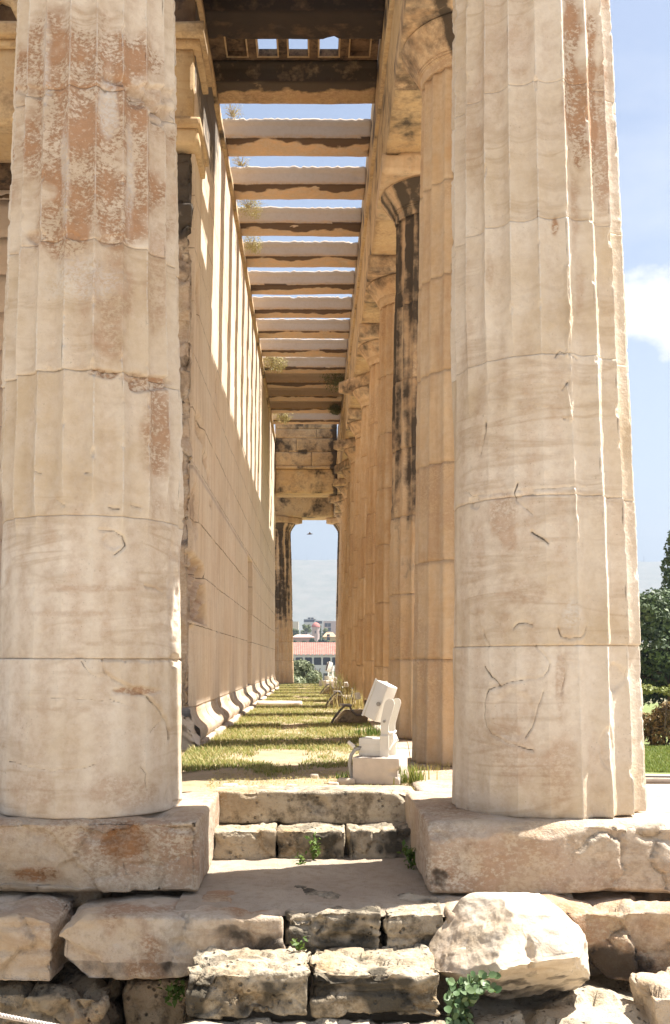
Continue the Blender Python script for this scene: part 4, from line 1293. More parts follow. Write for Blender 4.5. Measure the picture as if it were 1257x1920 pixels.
SOIL = soil('dry_soil', (0.36, 0.265, 0.165), (0.42, 0.32, 0.205), (0.25, 0.21, 0.10))
DUST = soil('dusty_earth', (0.40, 0.32, 0.24), (0.46, 0.38, 0.29), (0.32, 0.25, 0.17), 2.0)
GRAVEL = soil('pale_gravel', (0.46, 0.385, 0.29), (0.52, 0.44, 0.345), (0.40, 0.33, 0.24))
LAWN = soil('lawn_soil', (0.13, 0.17, 0.05), (0.18, 0.22, 0.06), (0.22, 0.21, 0.09))
FIELD = soil('scrub_ground', (0.20, 0.18, 0.09), (0.28, 0.24, 0.14), (0.10, 0.12, 0.05), 0.05)


def hgt(x, y):
    """lie of the land around the temple"""
    r = y
    z = -1.06 + 0 * x
    z = z - 11.0 * sstep(r, 44, 130)
    z = z + 14.0 * sstep(r, 292, 345) + 8.0 * sstep(r, 345, 520) + 10 * sstep(r, 520, 1200)
    return z


ys_ = np.unique(np.concatenate([np.arange(-300, -10, 10), np.arange(-10, 60, 0.5), np.arange(60, 700, 6), np.arange(700, 2700, 60)]))
xs_ = np.unique(np.concatenate([np.arange(-1500, -60, 60), np.arange(-60, 60, 1.0), np.arange(60, 1560, 60)]))
Xg, Yg = np.meshgrid(xs_, ys_)
Xg, Yg = Xg.ravel(), Yg.ravel()
G = np.stack([Xg, Yg, hgt(Xg, Yg)], 1)
G[:, 2] += 0.03 * fbm(G * np.array((.5, .5, 0)), 3)
far_m = Yg > 60
# material by face: gravel close by, lawn to the right behind, scrub far off
gm = mesh('ground', G, grid_faces(len(xs_), len(ys_)), GRAVEL)
struct(gm)
gm.data.materials.append(LAWN)
gm.data.materials.append(FIELD)
cx = np.zeros(len(gm.data.polygons) * 3)
gm.data.polygons.foreach_get('center', cx)
cx = cx.reshape(-1, 3)
mi = np.zeros(len(cx), dtype=np.int32)
mi[(cx[:, 1] > 17.0) & (cx[:, 0] > 3.5)] = 1
mi[cx[:, 1] > 46] = 2
gm.data.polygons.foreach_set('material_index', mi)

# aisle floor, dusty landing on the steps, earth fill inside the platform
yy = np.unique(np.concatenate([np.arange(6.36, 16, 0.04), np.arange(16, 36.6, 0.12)]))
xx = np.arange(-1.26, 0.78, 0.04)
Xg, Yg = np.meshgrid(xx, yy)
V = np.stack([Xg.ravel(), Yg.ravel(), 0 * Xg.ravel()], 1)
V[:, 2] = -0.035 + 0.022 * fbm(V * 1.6, 4) + 0.008 * fbm(V * 9, 3) - 0.03 * sstep(V[:, 0], -0.75, -1.1)
struct(mesh('aisle_ground', V, grid_faces(len(xx), len(yy)), SOIL))
xx, yy = np.arange(-0.62, 0.66, 0.02), np.arange(4.70, 6.12, 0.02)
Xg, Yg = np.meshgrid(xx, yy)
V = np.stack([Xg.ravel(), Yg.ravel(), 0 * Xg.ravel()], 1)
V[:, 2] = -0.348 + 0.010 * fbm(V * 4, 4) + 0.004 * fbm(V * 20, 2) + 0.02 * np.clip(fbm(V * 2.2 + 8, 3), 0, 1) + 0.012 * sstep(V[:, 1], 5.4, 5.8) - 0.03 * (1 - sstep(V[:, 1], 4.70, 4.82))
struct(mesh('landing_ground', V, grid_faces(len(xx), len(yy)), DUST))
mb = MB()
mb.box((-7.2, 6.2, -1.2), (XW - 0.3, 36.6, -0.02))
mb.box((-1.46, 6.44, -1.2), (0.69, 36.6, -0.14))
mb.box((-1.9, 5.42, -1.2), (1.7, 6.0, -0.42))
mb.box((0.72, 6.1, -1.2), (1.78, 36.7, -0.35))
struct(mb.build('platform_fill_ground', DUST, smooth=False))
mb = MB()
V, F = rock((1.82, 5.3, -0.69), (2.16, 37.0, -0.345), (0.1, 0.3, 0.1), 0.03, 0.01, 3, 501)
tag(mesh('side_step', V, F, MARBLE_STEP), 'long lower step along the outside of the right-hand colonnade', 'stone step')
V, F = rock((1.82, 5.32, -1.1), (2.5, 37.3, -0.695), (0.1, 0.3, 0.1), 0.03, 0.01, 3, 502)
tag(mesh('side_step', V, F, MARBLE_STEP), 'bottom step along the outside of the right-hand colonnade', 'stone step')

# ------------------------------------------------------------------ leaves and grass
def leaf_quads(P, N, size, rs, aspect=1.7):
    """one bent leaf (two triangles along a rib) per point"""
    n = len(P)
    t = rs.normal(size=(n, 3))
    t -= N * (t * N).sum(1)[:, None]
    t /= np.linalg.norm(t, axis=1)[:, None] + 1e-9
    b = np.cross(N, t)
    s = (size * rs.uniform(0.65, 1.25, n))[:, None]
    a = P - t * s * 0.5 * aspect
    c = P + t * s * 0.5 * aspect
    l = P + b * s * 0.42 + N * s * 0.12
    r = P - b * s * 0.42 + N * s * 0.12
    V = np.stack([a, l, c, r], 1).reshape(-1, 3)
    i = np.arange(n) * 4
    return V, np.stack([i, i + 1, i + 2, i + 3], 1)


def crown(clumps, n, size, seed, up=0.35, shell=0.55, dens=None):
    """leaves through a set of ellipsoid clumps (x,y,z,rx,ry,rz)"""
    rs = np.random.RandomState(seed)
    cl = np.array(clumps, float)
    vol = (cl[:, 3] * cl[:, 4] * cl[:, 5]) ** 0.7
    idx = rs.choice(len(cl), n, p=vol / vol.sum())
    d = rs.normal(size=(n, 3))
    d /= np.linalg.norm(d, axis=1)[:, None]
    rad = (shell + (1 - shell) * rs.uniform(0, 1, n)) ** 0.6
    lump = 1 + 0.30 * fbm(d * 2.3 + idx[:, None] * 3.1, 3)
    P = cl[idx, :3] + d * cl[idx, 3:6] * (rad * lump)[:, None]
    keep = perlin(P / (cl[:, 3:6].mean() * 0.45) + seed) > -0.22
    P, d = P[keep], d[keep]
    N = d + rs.normal(size=d.shape) * 0.6 + np.array((0, 0, up))
    N /= np.linalg.norm(N, axis=1)[:, None]
    return leaf_quads(P, N, size, rs)


def blades(P, h, rs, lean=0.5, w=0.004, segs=2):
    """grass blades as thin bent strips"""
    n = len(P)
    hh = h * rs.uniform(0.5, 1.3, n)
    a = rs.uniform(0, 2 * math.pi, n)
    ln = rs.uniform(0.1, 1, n) * lean * hh
    dx = np.stack([np.cos(a), np.sin(a), 0 * a], 1)
    sx = np.stack([-np.sin(a), np.cos(a), 0 * a], 1) * (w * rs.uniform(.6, 1.3, n))[:, None]
    mid = P + dx * (ln * 0.35)[:, None] + np.array((0, 0, 1)) * (hh * 0.6)[:, None]
    tip = P + dx * ln[:, None] + np.array((0, 0, 1)) * hh[:, None]
    V = np.stack([P - sx, P + sx, mid + sx * .7, mid - sx * .7, tip], 1).reshape(-1, 3)
    i = np.arange(n) * 5
    return V, [np.stack([i, i + 1, i + 2, i + 3], 1), np.stack([i + 3, i + 2, i + 4], 1)]


GRASS = leaf_mat('aisle_grass', (0.12, 0.185, 0.03), (0.33, 0.31, 0.085), 0.3)
DRY = leaf_mat('dry_grass', (0.45, 0.36, 0.15), (0.34, 0.30, 0.11), 0.3)
GREEN = leaf_mat('weed_green', (0.07, 0.13, 0.02), (0.14, 0.20, 0.035), 0.3)
CAPER = leaf_mat('caper_leaf', (0.07, 0.13, 0.05), (0.16, 0.22, 0.10), 0.2, 0.45)
TREE_D = leaf_mat('dark_tree_leaf', (0.05, 0.08, 0.03), (0.12, 0.16, 0.07), 0.2)
OLIVE = leaf_mat('olive_leaf', (0.15, 0.18, 0.09), (0.25, 0.27, 0.15), 0.2)
CITY_T = leaf_mat('city_tree_leaf', (0.10, 0.13, 0.04), (0.20, 0.22, 0.07), 0.15)
HEDGE = leaf_mat('dry_hedge_leaf', (0.16, 0.11, 0.035), (0.30, 0.19, 0.07), 0.2)
LAWN_G = leaf_mat('lawn_grass', (0.12, 0.18, 0.03), (0.26, 0.29, 0.07), 0.3)
BARK = plain('bark', (0.14, 0.10, 0.07), 0.9, 0, 0.2, 10, 0.6)
TWIG = plain('dry_twig', (0.36, 0.28, 0.17), 0.9, 0, 0.2, 10, 0.3)

# grass over the aisle floor: patches, none on the bare strip by the kerb
rs_ = np.random.RandomState(11)
n = 120000
py = 6.45 + (36.3 - 6.45) * rs_.uniform(0, 1, n) ** 1.7
pxx = rs_.uniform(-1.10, 0.74, n)
P = np.stack([pxx, py, 0 * py], 1)
den = fbm(P * np.array((1.7, 1.1, 0)), 4) + 0.35 * sstep(py, 7.6, 10) - 0.55 * (1 - sstep(py, 6.6, 8.0)) + 0.30 * sstep(-pxx, 0.1, 0.9) - 0.12
P = P[(den > rs_.uniform(-0.10, 0.22, n))]
P[:, 2] = -0.04
V, F = blades(P, 0.030, rs_, 1.6, 0.0035)
gr = mesh('grass', V, F, GRASS)
tag(stuff(gr), 'thin yellow-green grass growing over the earth floor of the aisle', 'grass')
P2 = P[rs_.uniform(0, 1, len(P)) < 0.30]
V, F = blades(P2, 0.048, rs_, 1.6, 0.003)
gr = mesh('dry_grass', V, F, DRY)
tag(stuff(gr), 'straw-coloured dry blades scattered through the aisle grass', 'dry grass')
# litter of straw and crumbs on the bare soil by the kerb
P = np.stack([rs_.uniform(-0.7, 0.75, 2600), rs_.uniform(6.4, 7.5, 2600), -0.03 + 0 * rs_.uniform(0, 1, 2600)], 1)
V, F = blades(P, 0.012, rs_, 3.5, 0.0025)
tag(stuff(mesh('straw', V, F, DRY)), 'bits of straw lying on the bare soil behind the kerb stone', 'straw')


def px_ground(px, py, z=0.0):
    """the place on a level z that the photo shows at px, py"""
    ct, st_ = math.cos(PITCH), math.sin(PITCH)
    q = (PPY - py) / F_PX                      # yc/zc
    h = z - CAM_H
    # (-y st + h ct) = q (y ct + h st)
    y = h * (ct - q * st_) / (q * ct + st_)
    zc = y * ct + h * st_
    return Vector(((px - VPX) * zc / F_PX, y, z))


def tuft(name, label, cat, loc, n, h, spread, mat, seed, lean=0.7, w=0.004, group=None, seeds=False):
    rs = np.random.RandomState(seed)
    P = np.stack([rs.normal(0, spread, n), rs.normal(0, spread * 0.7, n), 0 * rs.uniform(0, 1, n)], 1)
    V, F = blades(P, h, rs, lean, w)
    root = thing(name, label, cat, loc, group)
    mesh('blades', V, F, mat, root)
    if seeds:
        k = max(4, n // 8)
        tip = V.reshape(-1, 5, 3)[:k, 4]
        V2, F2 = leaf_quads(np.repeat(tip, 4, 0) + rs.normal(0, 0.008, (k * 4, 3)), np.tile((0, -0.7, 0.7), (k * 4, 1)) + rs.normal(0, .3, (k * 4, 3)), 0.010, rs, 2.2)
        mesh('seed_head', V2, F2, DRY, root)
    return root


G_T = 'tufts growing at the feet of the right-hand columns'
for k, (px, py, n, h, sp, mt, lab) in enumerate((
        (775, 1468, 140, 0.10, 0.045, GRASS, 'green-yellow tuft right of the concrete base of the near floodlight'),
        (805, 1448, 110, 0.06, 0.09, DRY, 'low brown tuft in the hollow of the white paving by the corner column'),
        (800, 1432, 26, 0.22, 0.06, DRY, 'thin dry stalks in front of the second right-hand column'),
        (750, 1360, 20, 0.20, 0.05, DRY, 'thin dry stalks behind the near floodlight'),
        (658, 1462, 70, 0.05, 0.05, GREEN, 'dark green tuft left of the concrete base'),
        (700, 1378, 120, 0.11, 0.10, GREEN, 'dark green tuft in the shade at the edge of the white paving'),
        (690, 1345, 90, 0.22, 0.12, DRY, 'dry tuft by the nearest broken lamp base'),
        (668, 1330, 110, 0.30, 0.16, DRY, 'tall dry tuft between the lamp bases and the columns'),
        (655, 1314, 110, 0.40, 0.20, DRY, 'tall straw-coloured tuft further along the column feet'),
        (645, 1304, 110, 0.45, 0.20, DRY, 'straw-coloured tuft near the far lamp base'),
        (636, 1297, 100, 0.45, 0.25, GRASS, 'yellow-green tuft close to the far floodlight'))):
    p = px_ground(px, py, -0.02)
    tuft('grass_tuft', lab, 'grass tuft', p, n, h, sp, mt, 40 + k, 0.6, 0.004 if h < 0.3 else 0.007, G_T, seeds=h > 0.18)

# weeds on the steps
def weed(label, loc, h, n, leaf, seed, spread=0.06, mat=GREEN, cat='weed'):
    rs = np.random.RandomState(seed)
    root = thing('weed', label, cat, loc)
    mb = MB()
    pts = []
    for k in range(max(2, n // 14)):
        a = rs.uniform(0, 6.28)
        e = np.array((math.cos(a) * spread * rs.uniform(.3, 1), math.sin(a) * spread * .6 * rs.uniform(.3, 1), h * rs.uniform(0.6, 1.0)))
        m_ = e * 0.5 + np.array((0, 0, h * 0.1))
        mb.tube([(0, 0, 0), tuple(m_), tuple(e)], [0.003, 0.002, 0.001], 5)
        for q in range(14):
            t = rs.uniform(0.25, 1.0)
            b = (2 * t * (1 - t)) * m_ + t * t * e
            pts.append(b + rs.normal(0, leaf * 0.8, 3))
    mb.build('stem', GREEN, root)
    P = np.array(pts)
    P[:, 2] = np.abs(P[:, 2])
    N = rs.normal(0, 0.5, P.shape) + np.array((0, -0.3, 0.9))
    N /= np.linalg.norm(N, axis=1)[:, None]
    V, F = leaf_quads(P, N, leaf, rs, 1.9)
    mesh('leaves', V, F, mat, root)
    return root


weed('low leafy weed at the foot of the second step, left part', px_ground(445, 1606, -0.345), 0.10, 130, 0.022, 61, 0.13)
weed('upright feathery weed in the middle of the second step', px_ground(588, 1618, -0.345), 0.17, 60, 0.018, 62, 0.03)
weed('small weed beside the upright weed on the landing', px_ground(572, 1624, -0.345), 0.05, 28, 0.016, 63, 0.04)
weed('dark weed in the corner against the right block', px_ground(772, 1632, -0.345), 0.15, 90, 0.02, 64, 0.05)
weed('small dark weed in the joint of the lowest step', px_ground(556, 1782, -0.487), 0.05, 40, 0.016, 65, 0.05)
weed('thin weed in front of the darker middle stone', px_ground(792, 1740, -0.487), 0.14, 50, 0.014, 66, 0.05)
weed('small weed in the dark gap left of the lowest step', (-0.60, 4.66, -0.74), 0.10, 70, 0.02, 67, 0.06)

# caper plant lower right
rs = np.random.RandomState(71)
cap = thing('caper_bush', 'trailing green plant with round leaves beside the lowest step', 'plant', (0.57, 4.20, -0.72))
mb = MB()
LP = []
for k in range(22):
    a = rs.uniform(-2.6, -0.3)
    e = np.array((rs.uniform(-0.09, 0.13), -0.04 - 0.12 * rs.uniform(0, 1), rs.uniform(-0.14, 0.27)))
    m_ = np.array((e[0] * 0.4, -0.07, max(e[2], 0.0) * 0.6 + 0.12))
    c0 = np.array((0.0, 0.05, 0.02))
    tt = np.linspace(0, 1, 9)
    pts = [(1 - t) ** 2 * c0 + 2 * t * (1 - t) * m_ + t * t * e for t in tt]
    mb.tube([tuple(p) for p in pts], 0.0028, 6)
    for q, t in enumerate(np.linspace(0.22, 1, 13)):
        b = (1 - t) ** 2 * c0 + 2 * t * (1 - t) * m_ + t * t * e
        LP.append((b + np.array((0.015 * (1 if q % 2 else -1), -0.006, 0.006)) + rs.normal(0, 0.005, 3), rs.uniform(0.8, 1.25)))
mb.build('stem', GREEN, cap)
mb = MB()
for b, s_ in LP:
    N = Vector(rs.normal(0, 0.45, 3) + np.array((0.1, -0.75, 0.75))).normalized()
    Q = N.to_track_quat('Z', 'Y').to_matrix().to_4x4()
    Q = Matrix.Translation(b) @ Q @ Matrix.Rotation(rs.uniform(0, 6.28), 4, 'Z') @ Matrix.Scale(0.0145 * s_, 4)
    ring = [(math.cos(q) * (1.12 if q == 0 else 1.0), math.sin(q) * 0.86, 0.18 * abs(math.sin(q))) for q in np.linspace(0, 2 * math.pi, 11)[:-1]]
    V = xf(np.array([(0, 0, 0)] + ring), Q)
    mb.add(V, np.array([[0, 1 + i, 1 + (i + 1) % 10] for i in range(10)]))
mb.build('leaves', CAPER, cap)

# dry bushes rooted in the wall top and beams
G_B = 'dry bushes growing on the ceiling beams'
for k, (x, y, z, r, lab, mt) in enumerate((
        (-1.02, 12.9, 7.70, 0.16, 'thin dry twigs at the left end of the nearest open beam', DRY),
        (-1.0, 14.2, 7.70, 0.17, 'thin pale twigs at the left end of the second open beam', DRY),
        (-0.98, 15.35, 7.60, 0.30, 'round dry brown bush at the left end of the third open beam', DRY),
        (-1.0, 16.6, 7.50, 0.22, 'small dry bush at the left end of the fourth open beam', DRY),
        (-0.88, 22.85, 7.42, 0.36, 'straw-coloured bush hanging at the left end of a middle beam', DRY),
        (0.50, 24.15, 7.35, 0.40, 'olive bush hanging at the right end of the beam before the dark ones', OLIVE),
        (-0.86, 28.1, 7.45, 0.32, 'straw-coloured bush at the left end of the very last beam', DRY),
        (0.55, 26.9, 7.3, 0.2, 'small olive bush at the right end of the second to last beam', OLIVE))):
    root = thing('dry_bush', lab, 'bush', (x, y, z), G_B)
    rs = np.random.RandomState(80 + k)
    mb = MB()
    for q in range(26):
        d = rs.normal(size=3)
        d[1] -= 0.6
        d[2] *= 0.8
        d /= np.linalg.norm(d)
        mb.tube([(0, 0, -0.05), tuple(d * r * 0.5 + rs.normal(0, .02, 3)), tuple(d * r * rs.uniform(.7, 1.1))], [0.005, 0.003, 0.0015], 4)
    mb.build('twigs', TWIG, root)
    nl = 170 if k < 2 else 1500
    V, F = crown([(0, -0.05, 0, r * .9, r * .8, r * .8), (r * .3, -.1, -r * .4, r * .5, r * .5, r * .5)], nl, 0.013 if k < 4 else 0.024, 90 + k, shell=0.2)
    mesh('leaves', V, F, mt, root)

# ------------------------------------------------------------------ floodlights
def bevel_box(lo, hi, r=0.008, seg=3):
    V, F = gridbox(lo, hi, [max((hi[a] - lo[a]) / 6, 0.004) for a in range(3)])
    lo, hi = np.array(lo, float), np.array(hi, float)
    # squeeze grid lines to the edges
    q = np.clip(V, lo + r, hi - r)
    d = V - q
    L = np.linalg.norm(d, axis=1)[:, None]
    # keep flat faces flat: push rounded
    return q + d / np.maximum(L, 1e-9) * r, F


def rounded_box(mb, lo, hi, r, M=None):
    """box with rounded edges: lines at the edge strips"""
    lo, hi = np.array(lo, float), np.array(hi, float)
    ax = [np.array([lo[a], lo[a] + r * .3, lo[a] + r, hi[a] - r, hi[a] - r * .3, hi[a]]) for a in range(3)]
    Vs, Fs, off = [], [], 0
    for a in range(3):
        u, v = (a + 1) % 3, (a + 2) % 3
        U, W_ = np.meshgrid(ax[u], ax[v])
        for side in (0, 1):
            P = np.zeros((36, 3))
            P[:, u], P[:, v] = U.ravel(), W_.ravel()
            P[:, a] = hi[a] if side else lo[a]
            f = grid_faces(6, 6)
            Fs.append((f if side else f[:, ::-1]) + off)
            Vs.append(P)
            off += 36
    V, F = np.concatenate(Vs), np.concatenate(Fs)
    key = np.round((V - lo) * 1e5).astype(np.int64)
    _, idx, inv = np.unique(key, axis=0, return_index=True, return_inverse=True)
    V, F = V[idx], inv.ravel()[F]
    q = np.clip(V, lo + r, hi - r)
    d = V - q
    V = q + d / np.maximum(np.linalg.norm(d, axis=1)[:, None], 1e-9) * r
    if M is not None:
        V = xf(V, M)
    mb.add(V, F)


def plate(mb, outline, thick, M):
    """flat plate from a 2D outline (x,z) with thickness along y"""
    n = len(outline)
    V = [(x, -thick / 2, z) for x, z in outline] + [(x, thick / 2, z) for x, z in outline]
    F4 = [[i, (i + 1) % n, n + (i + 1) % n, n + i] for i in range(n)]
    V = xf(np.array(V), M)
    mb.add(V, [np.array(F4), np.array([list(range(n))[::-1]]), np.array([[n + i for i in range(n)]])])


def floodlight(name, label, loc, rotz, tilt, glass_side=False):
    """box lamp on a forked bracket over a flat ballast box"""
    root = thing(name, label, 'floodlight', loc, 'floodlights in the aisle', rotz)
    # local x: to the right along the ballast; y: depth; z: up
    mb = MB()
    rounded_box(mb, (-0.10, -0.075, 0.0), (0.045, 0.075, 0.115), 0.006)
    for k in range(2):
        rounded_box(mb, (-0.098, -0.0785, 0.03 + 0.045 * k), (0.043, -0.0755, 0.034 + 0.045 * k), 0.001)
    rounded_box(mb, (-0.106, -0.02, 0.045), (-0.1005, 0.02, 0.09), 0.002)
    mb.build('ballast_box', WHITE_METAL, root)
    for sy in (-0.07, 0.07):
        mb = MB()
        M_ = Matrix.Translation((0.075, sy * 1.0, 0))
        out = [(-0.026, 0.0), (0.026, 0.0), (0.026, 0.20), (0.048, 0.275), (0.066, 0.335), (0.062, 0.356), (0.048, 0.368), (0.026, 0.368), (0.008, 0.356), (-0.002, 0.335), (-0.026, 0.23)]
        plate(mb, out, 0.006, M_)
        plate(mb, [(-0.03, 0.0), (0.03, 0.0), (0.03, 0.135), (-0.03, 0.135)], 0.008, Matrix.Translation((0.075, sy * 1.13, 0)))
        mb.build('bracket_arm', WHITE_METAL, root, smooth=False)
        mb = MB()
        mb.tube([(0.075, sy * 1.08, 0.225), (0.075, sy * 1.24, 0.225)], 0.008, 10)
        mb.tube([(0.035, sy * 1.02, 0.335), (0.035, sy * 1.12, 0.335)], 0.014, 12)
        mb.build('bolt', GREY_METAL, root)
    mb = MB()
    for q in range(3):
        a = rs_.uniform(-.02, .02)
        mb.tube([(0.11, -0.09 + 0.05 * q, 0.06 + a), (0.135, -0.06 + 0.04 * q, 0.10), (0.12, -0.03 + 0.03 * q, 0.14 - a), (0.10, 0.0, 0.10), (0.12, 0.02, 0.05)], 0.006, 7)
    mb.tube([(0.10, -0.08, 0.155), (0.12, 0.0, 0.15), (0.10, 0.08, 0.155)], 0.008, 7)
    mb.build('cable', WHITE_METAL, root)
    head = Matrix.Translation((0.03, 0, 0.345)) @ Matrix.Rotation(tilt, 4, 'Y') @ Matrix.Rotation(math.radians(-24), 4, 'Z')
    mb = MB()
    rounded_box(mb, (-0.062, -0.050, -0.125), (0.048, 0.050, 0.125), 0.008, head)
    hs = mb.build('lamp_housing', WHITE_METAL, root)
    mb = MB()
    rounded_box(mb, (-0.0665, -0.043, -0.112), (-0.0625, 0.043, 0.112), 0.0015, head)
    mb.build('lamp_glass', BROWN_GLASS, hs)
    mb = MB()
    rounded_box(mb, (-0.0740, -0.0545, -0.129), (-0.0560, -0.0505, 0.129), 0.0015, head)
    rounded_box(mb, (-0.0740, 0.0505, -0.129), (-0.0560, 0.0545, 0.129), 0.0015, head)
    mb.build('rim', WHITE_METAL, hs, smooth=False)
    return root


# near floodlight on its concrete base
bp = px_ground(712, 1458, 0.0)
cb = thing('concrete_base', 'square pale concrete base under the near white floodlight', 'concrete block', (bp.x, bp.y, -0.03), None, math.radians(-15))
mb = MB()
V, F = rock((-0.145, -0.145, 0), (0.155, 0.165, 0.17), 0.008, 0.004, 0.001, 14, 31, dents=3)
mb.add(V, F)
mb.build('block', CONCRETE, cb)
fl = floodlight('floodlight', 'near white box floodlight on a forked bracket at the top of the steps', (bp.x - 0.015, bp.y + 0.0, 0.142), math.radians(-22), math.radians(22))
hose = thing('conduit', 'grey flexible conduit curling from the near floodlight into the soil', 'conduit', (bp.x - 0.13, bp.y, 0))
mb = MB()
mb.tube([(0.00, -0.03, 0.19), (-0.03, -0.05, 0.185), (-0.055, -0.06, 0.15), (-0.065, -0.06, 0.09), (-0.055, -0.06, 0.03), (-0.045, -0.05, -0.03)], 0.012, 10)
mb.build('hose', GREY_HOSE, hose)
mb = MB()
mb.tube([(0.035, -0.035, 0.205), (0.0, -0.035, 0.198), (-0.03, -0.05, 0.21), (-0.035, -0.05, 0.185)], 0.005, 8)
mb.build('wire', DARK_PLASTIC, hose)
mb = MB()
mb.tube([(-0.035, -0.05, 0.20), (-0.075, -0.055, 0.235)], [0.013, 0.011], 8)
mb.build('plug', WHITE_METAL, hose)
# far floodlight facing us
fp = px_ground(617, 1285, 0.0)
cb2 = thing('concrete_base', 'small brown stone base under the far white floodlight', 'concrete block', (fp.x, fp.y, -0.04), None, 0.5)
V, F = rock((-0.25, -0.2, 0), (0.22, 0.2, 0.20), 0.03, 0.03, 0.012, 8, 33)
mesh('block', V, F, CONCRETE, cb2)
src = fl
o = src.copy()
col.objects.link(o)
o.location = (fp.x, fp.y, 0.158)
o.rotation_euler = (0, 0, math.radians(50))
o.scale = (1.2, 1.2, 1.2)
tag(o, 'far white floodlight with a brown glass face at the end of the aisle', 'floodlight', 'floodlights in the aisle')
for ch in list(src.children):
    c_ = ch.copy()
    col.objects.link(c_)
    c_.parent = o
    for g in list(ch.children):
        d_ = g.copy()
        col.objects.link(d_)
        d_.parent = c_
# lamp bases without lamps, with looping conduit
def lamp_base(label, lab2, px, py, s, seed):
    p = px_ground(px, py, -0.03)
    root = thing('lamp_base', label, 'lamp base', p, 'empty lamp bases along the aisle', 0.15)
    V, F = rock((-0.24 * s, -0.14 * s, 0), (0.24 * s, 0.2 * s, 0.20 * s), 0.03, 0.03, 0.008, 8, seed, dents=5,
                cuts=(((-0.75, 0, 0.66), 0.19 * s),))
    mesh('base_block', V, F, CONGL, root)
    mb = MB()
    mb.tube([(-0.34 * s, -0.20, 0.0), (-0.30 * s, -0.2, 0.08 * s), (-0.20 * s, -0.17, 0.20 * s), (-0.12 * s, -0.16, 0.27 * s), (-0.05 * s, -0.16, 0.26 * s), (-0.02 * s, -0.17, 0.19 * s),
             (0.05 * s, -0.18, 0.13 * s), (0.14 * s, -0.17, 0.14 * s), (0.19 * s, -0.14, 0.22 * s), (0.20 * s, -0.10, 0.34 * s)], 0.017 * s, 9)
    mb.build('conduit', DARK_PLASTIC, root)
    mb = MB()
    rounded_box(mb, (-0.15 * s, -0.10, 0.25 * s), (0.0, 0.10, 0.285 * s), 0.006)
    mb.build('bracket', GREY_METAL, root)
    mb = MB()
    rounded_box(mb, (0.13 * s, -0.12, 0.33 * s), (0.20 * s, -0.03, 0.43 * s), 0.01, Matrix.Rotation(-0.2, 4, 'Y'))
    mb.build('connector', WHITE_METAL, root)
    mb = MB()
    mb.tube([(0.24 * s, -0.1, 0.22 * s), (0.28 * s, -0.1, 0.17 * s)], 0.016, 8)
    mb.build('plug', WHITE_METAL, root)


lamp_base('lamp base without its lamp, with a looping dark conduit, nearest in the grass', '', 658, 1356, 0.85, 35)
lamp_base('lamp base without its lamp, half hidden in grass, middle one', '', 640, 1322, 0.9, 36)
lamp_base('lamp base without its lamp, farthest, in front of the far floodlight', '', 622, 1302, 0.9, 37)

# rope barrier, lower left
rope = thing('rope_barrier', 'twisted white rope across the lower left corner', 'rope', (0, 0, 0))
mb = MB()
A_, B_ = Vector((-2.6, 3.96, -0.195)), Vector((-0.45, 3.45, -0.49))
N_ = 420
for s_ in range(3):
    pts = []
    for k in range(N_):
        t = k / (N_ - 1)
        p = A_.lerp(B_, t)
        p.z -= 0.16 * 4 * t * (1 - t) * 0.25
        a = 2 * math.pi * (t * 62 + s_ / 3)
        pts.append(p + Vector((0.1, math.cos(a), math.sin(a))) * 0.0042)
    mb.tube(pts, 0.0046, 6)
mb.build('strand', plain('rope_fibre', (0.55, 0.48, 0.42), 0.9, 0, 0.15, 60, 0.4), rope)
for e, nm in ((A_, 0), (B_, 1)):
    mb = MB()
    mb.tube([(e.x, e.y, -1.1), (e.x, e.y, e.z + 0.03)], 0.016, 10)
    mb.build('rope_post', GREY_METAL, rope)

# a bird in the air
bird = thing('bird', 'small dark bird gliding in the sky of the far opening', 'bird', (-0.22, 60.0, 8.07))
bird.scale = (0.7, 0.7, 0.7)
V = np.array([(-0.18, 0, 0.0), (-0.05, -0.05, 0.035), (0.06, -0.02, 0.045), (0.20, 0, 0.02), (0.05, 0.05, 0.03), (-0.05, 0.05, 0.03),
              (0.02, -0.1, 0.045), (0.40, -0.35, 0.17), (0.28, -0.2, 0.11), (0.02, 0.1, 0.045), (-0.35, 0.35, 0.02), (-0.22, 0.2, 0.03)])
mb = MB()
mb.tube([(-0.24, 0, 0.0), (-0.1, 0, 0.02), (0.05, 0, 0.03), (0.2, 0, 0.03), (0.27, 0, 0.03)], [0.012, 0.05, 0.06, 0.03, 0.01], 10)
for sg in (-1, 1):
    W_ = [(0.10, 0.03 * sg, 0.05), (-0.06, 0.03 * sg, 0.05), (-0.05, 0.20 * sg, 0.10), (0.09, 0.22 * sg, 0.11), (-0.02, 0.45 * sg, 0.13)]
    W2 = [(x, y, z - 0.012) for x, y, z in W_]
    mb.add(W_ + W2, [np.array([[0, 1, 2, 3], [5, 8, 7, 6], [0, 3, 8, 5], [1, 6, 7, 2]]), np.array([[3, 2, 4], [8, 9, 7], [2, 7, 9], [2, 9, 4], [3, 4, 9], [3, 9, 8]])])
mb.build('body', plain('bird_feather', (0.10, 0.06, 0.05), 0.8), bird)

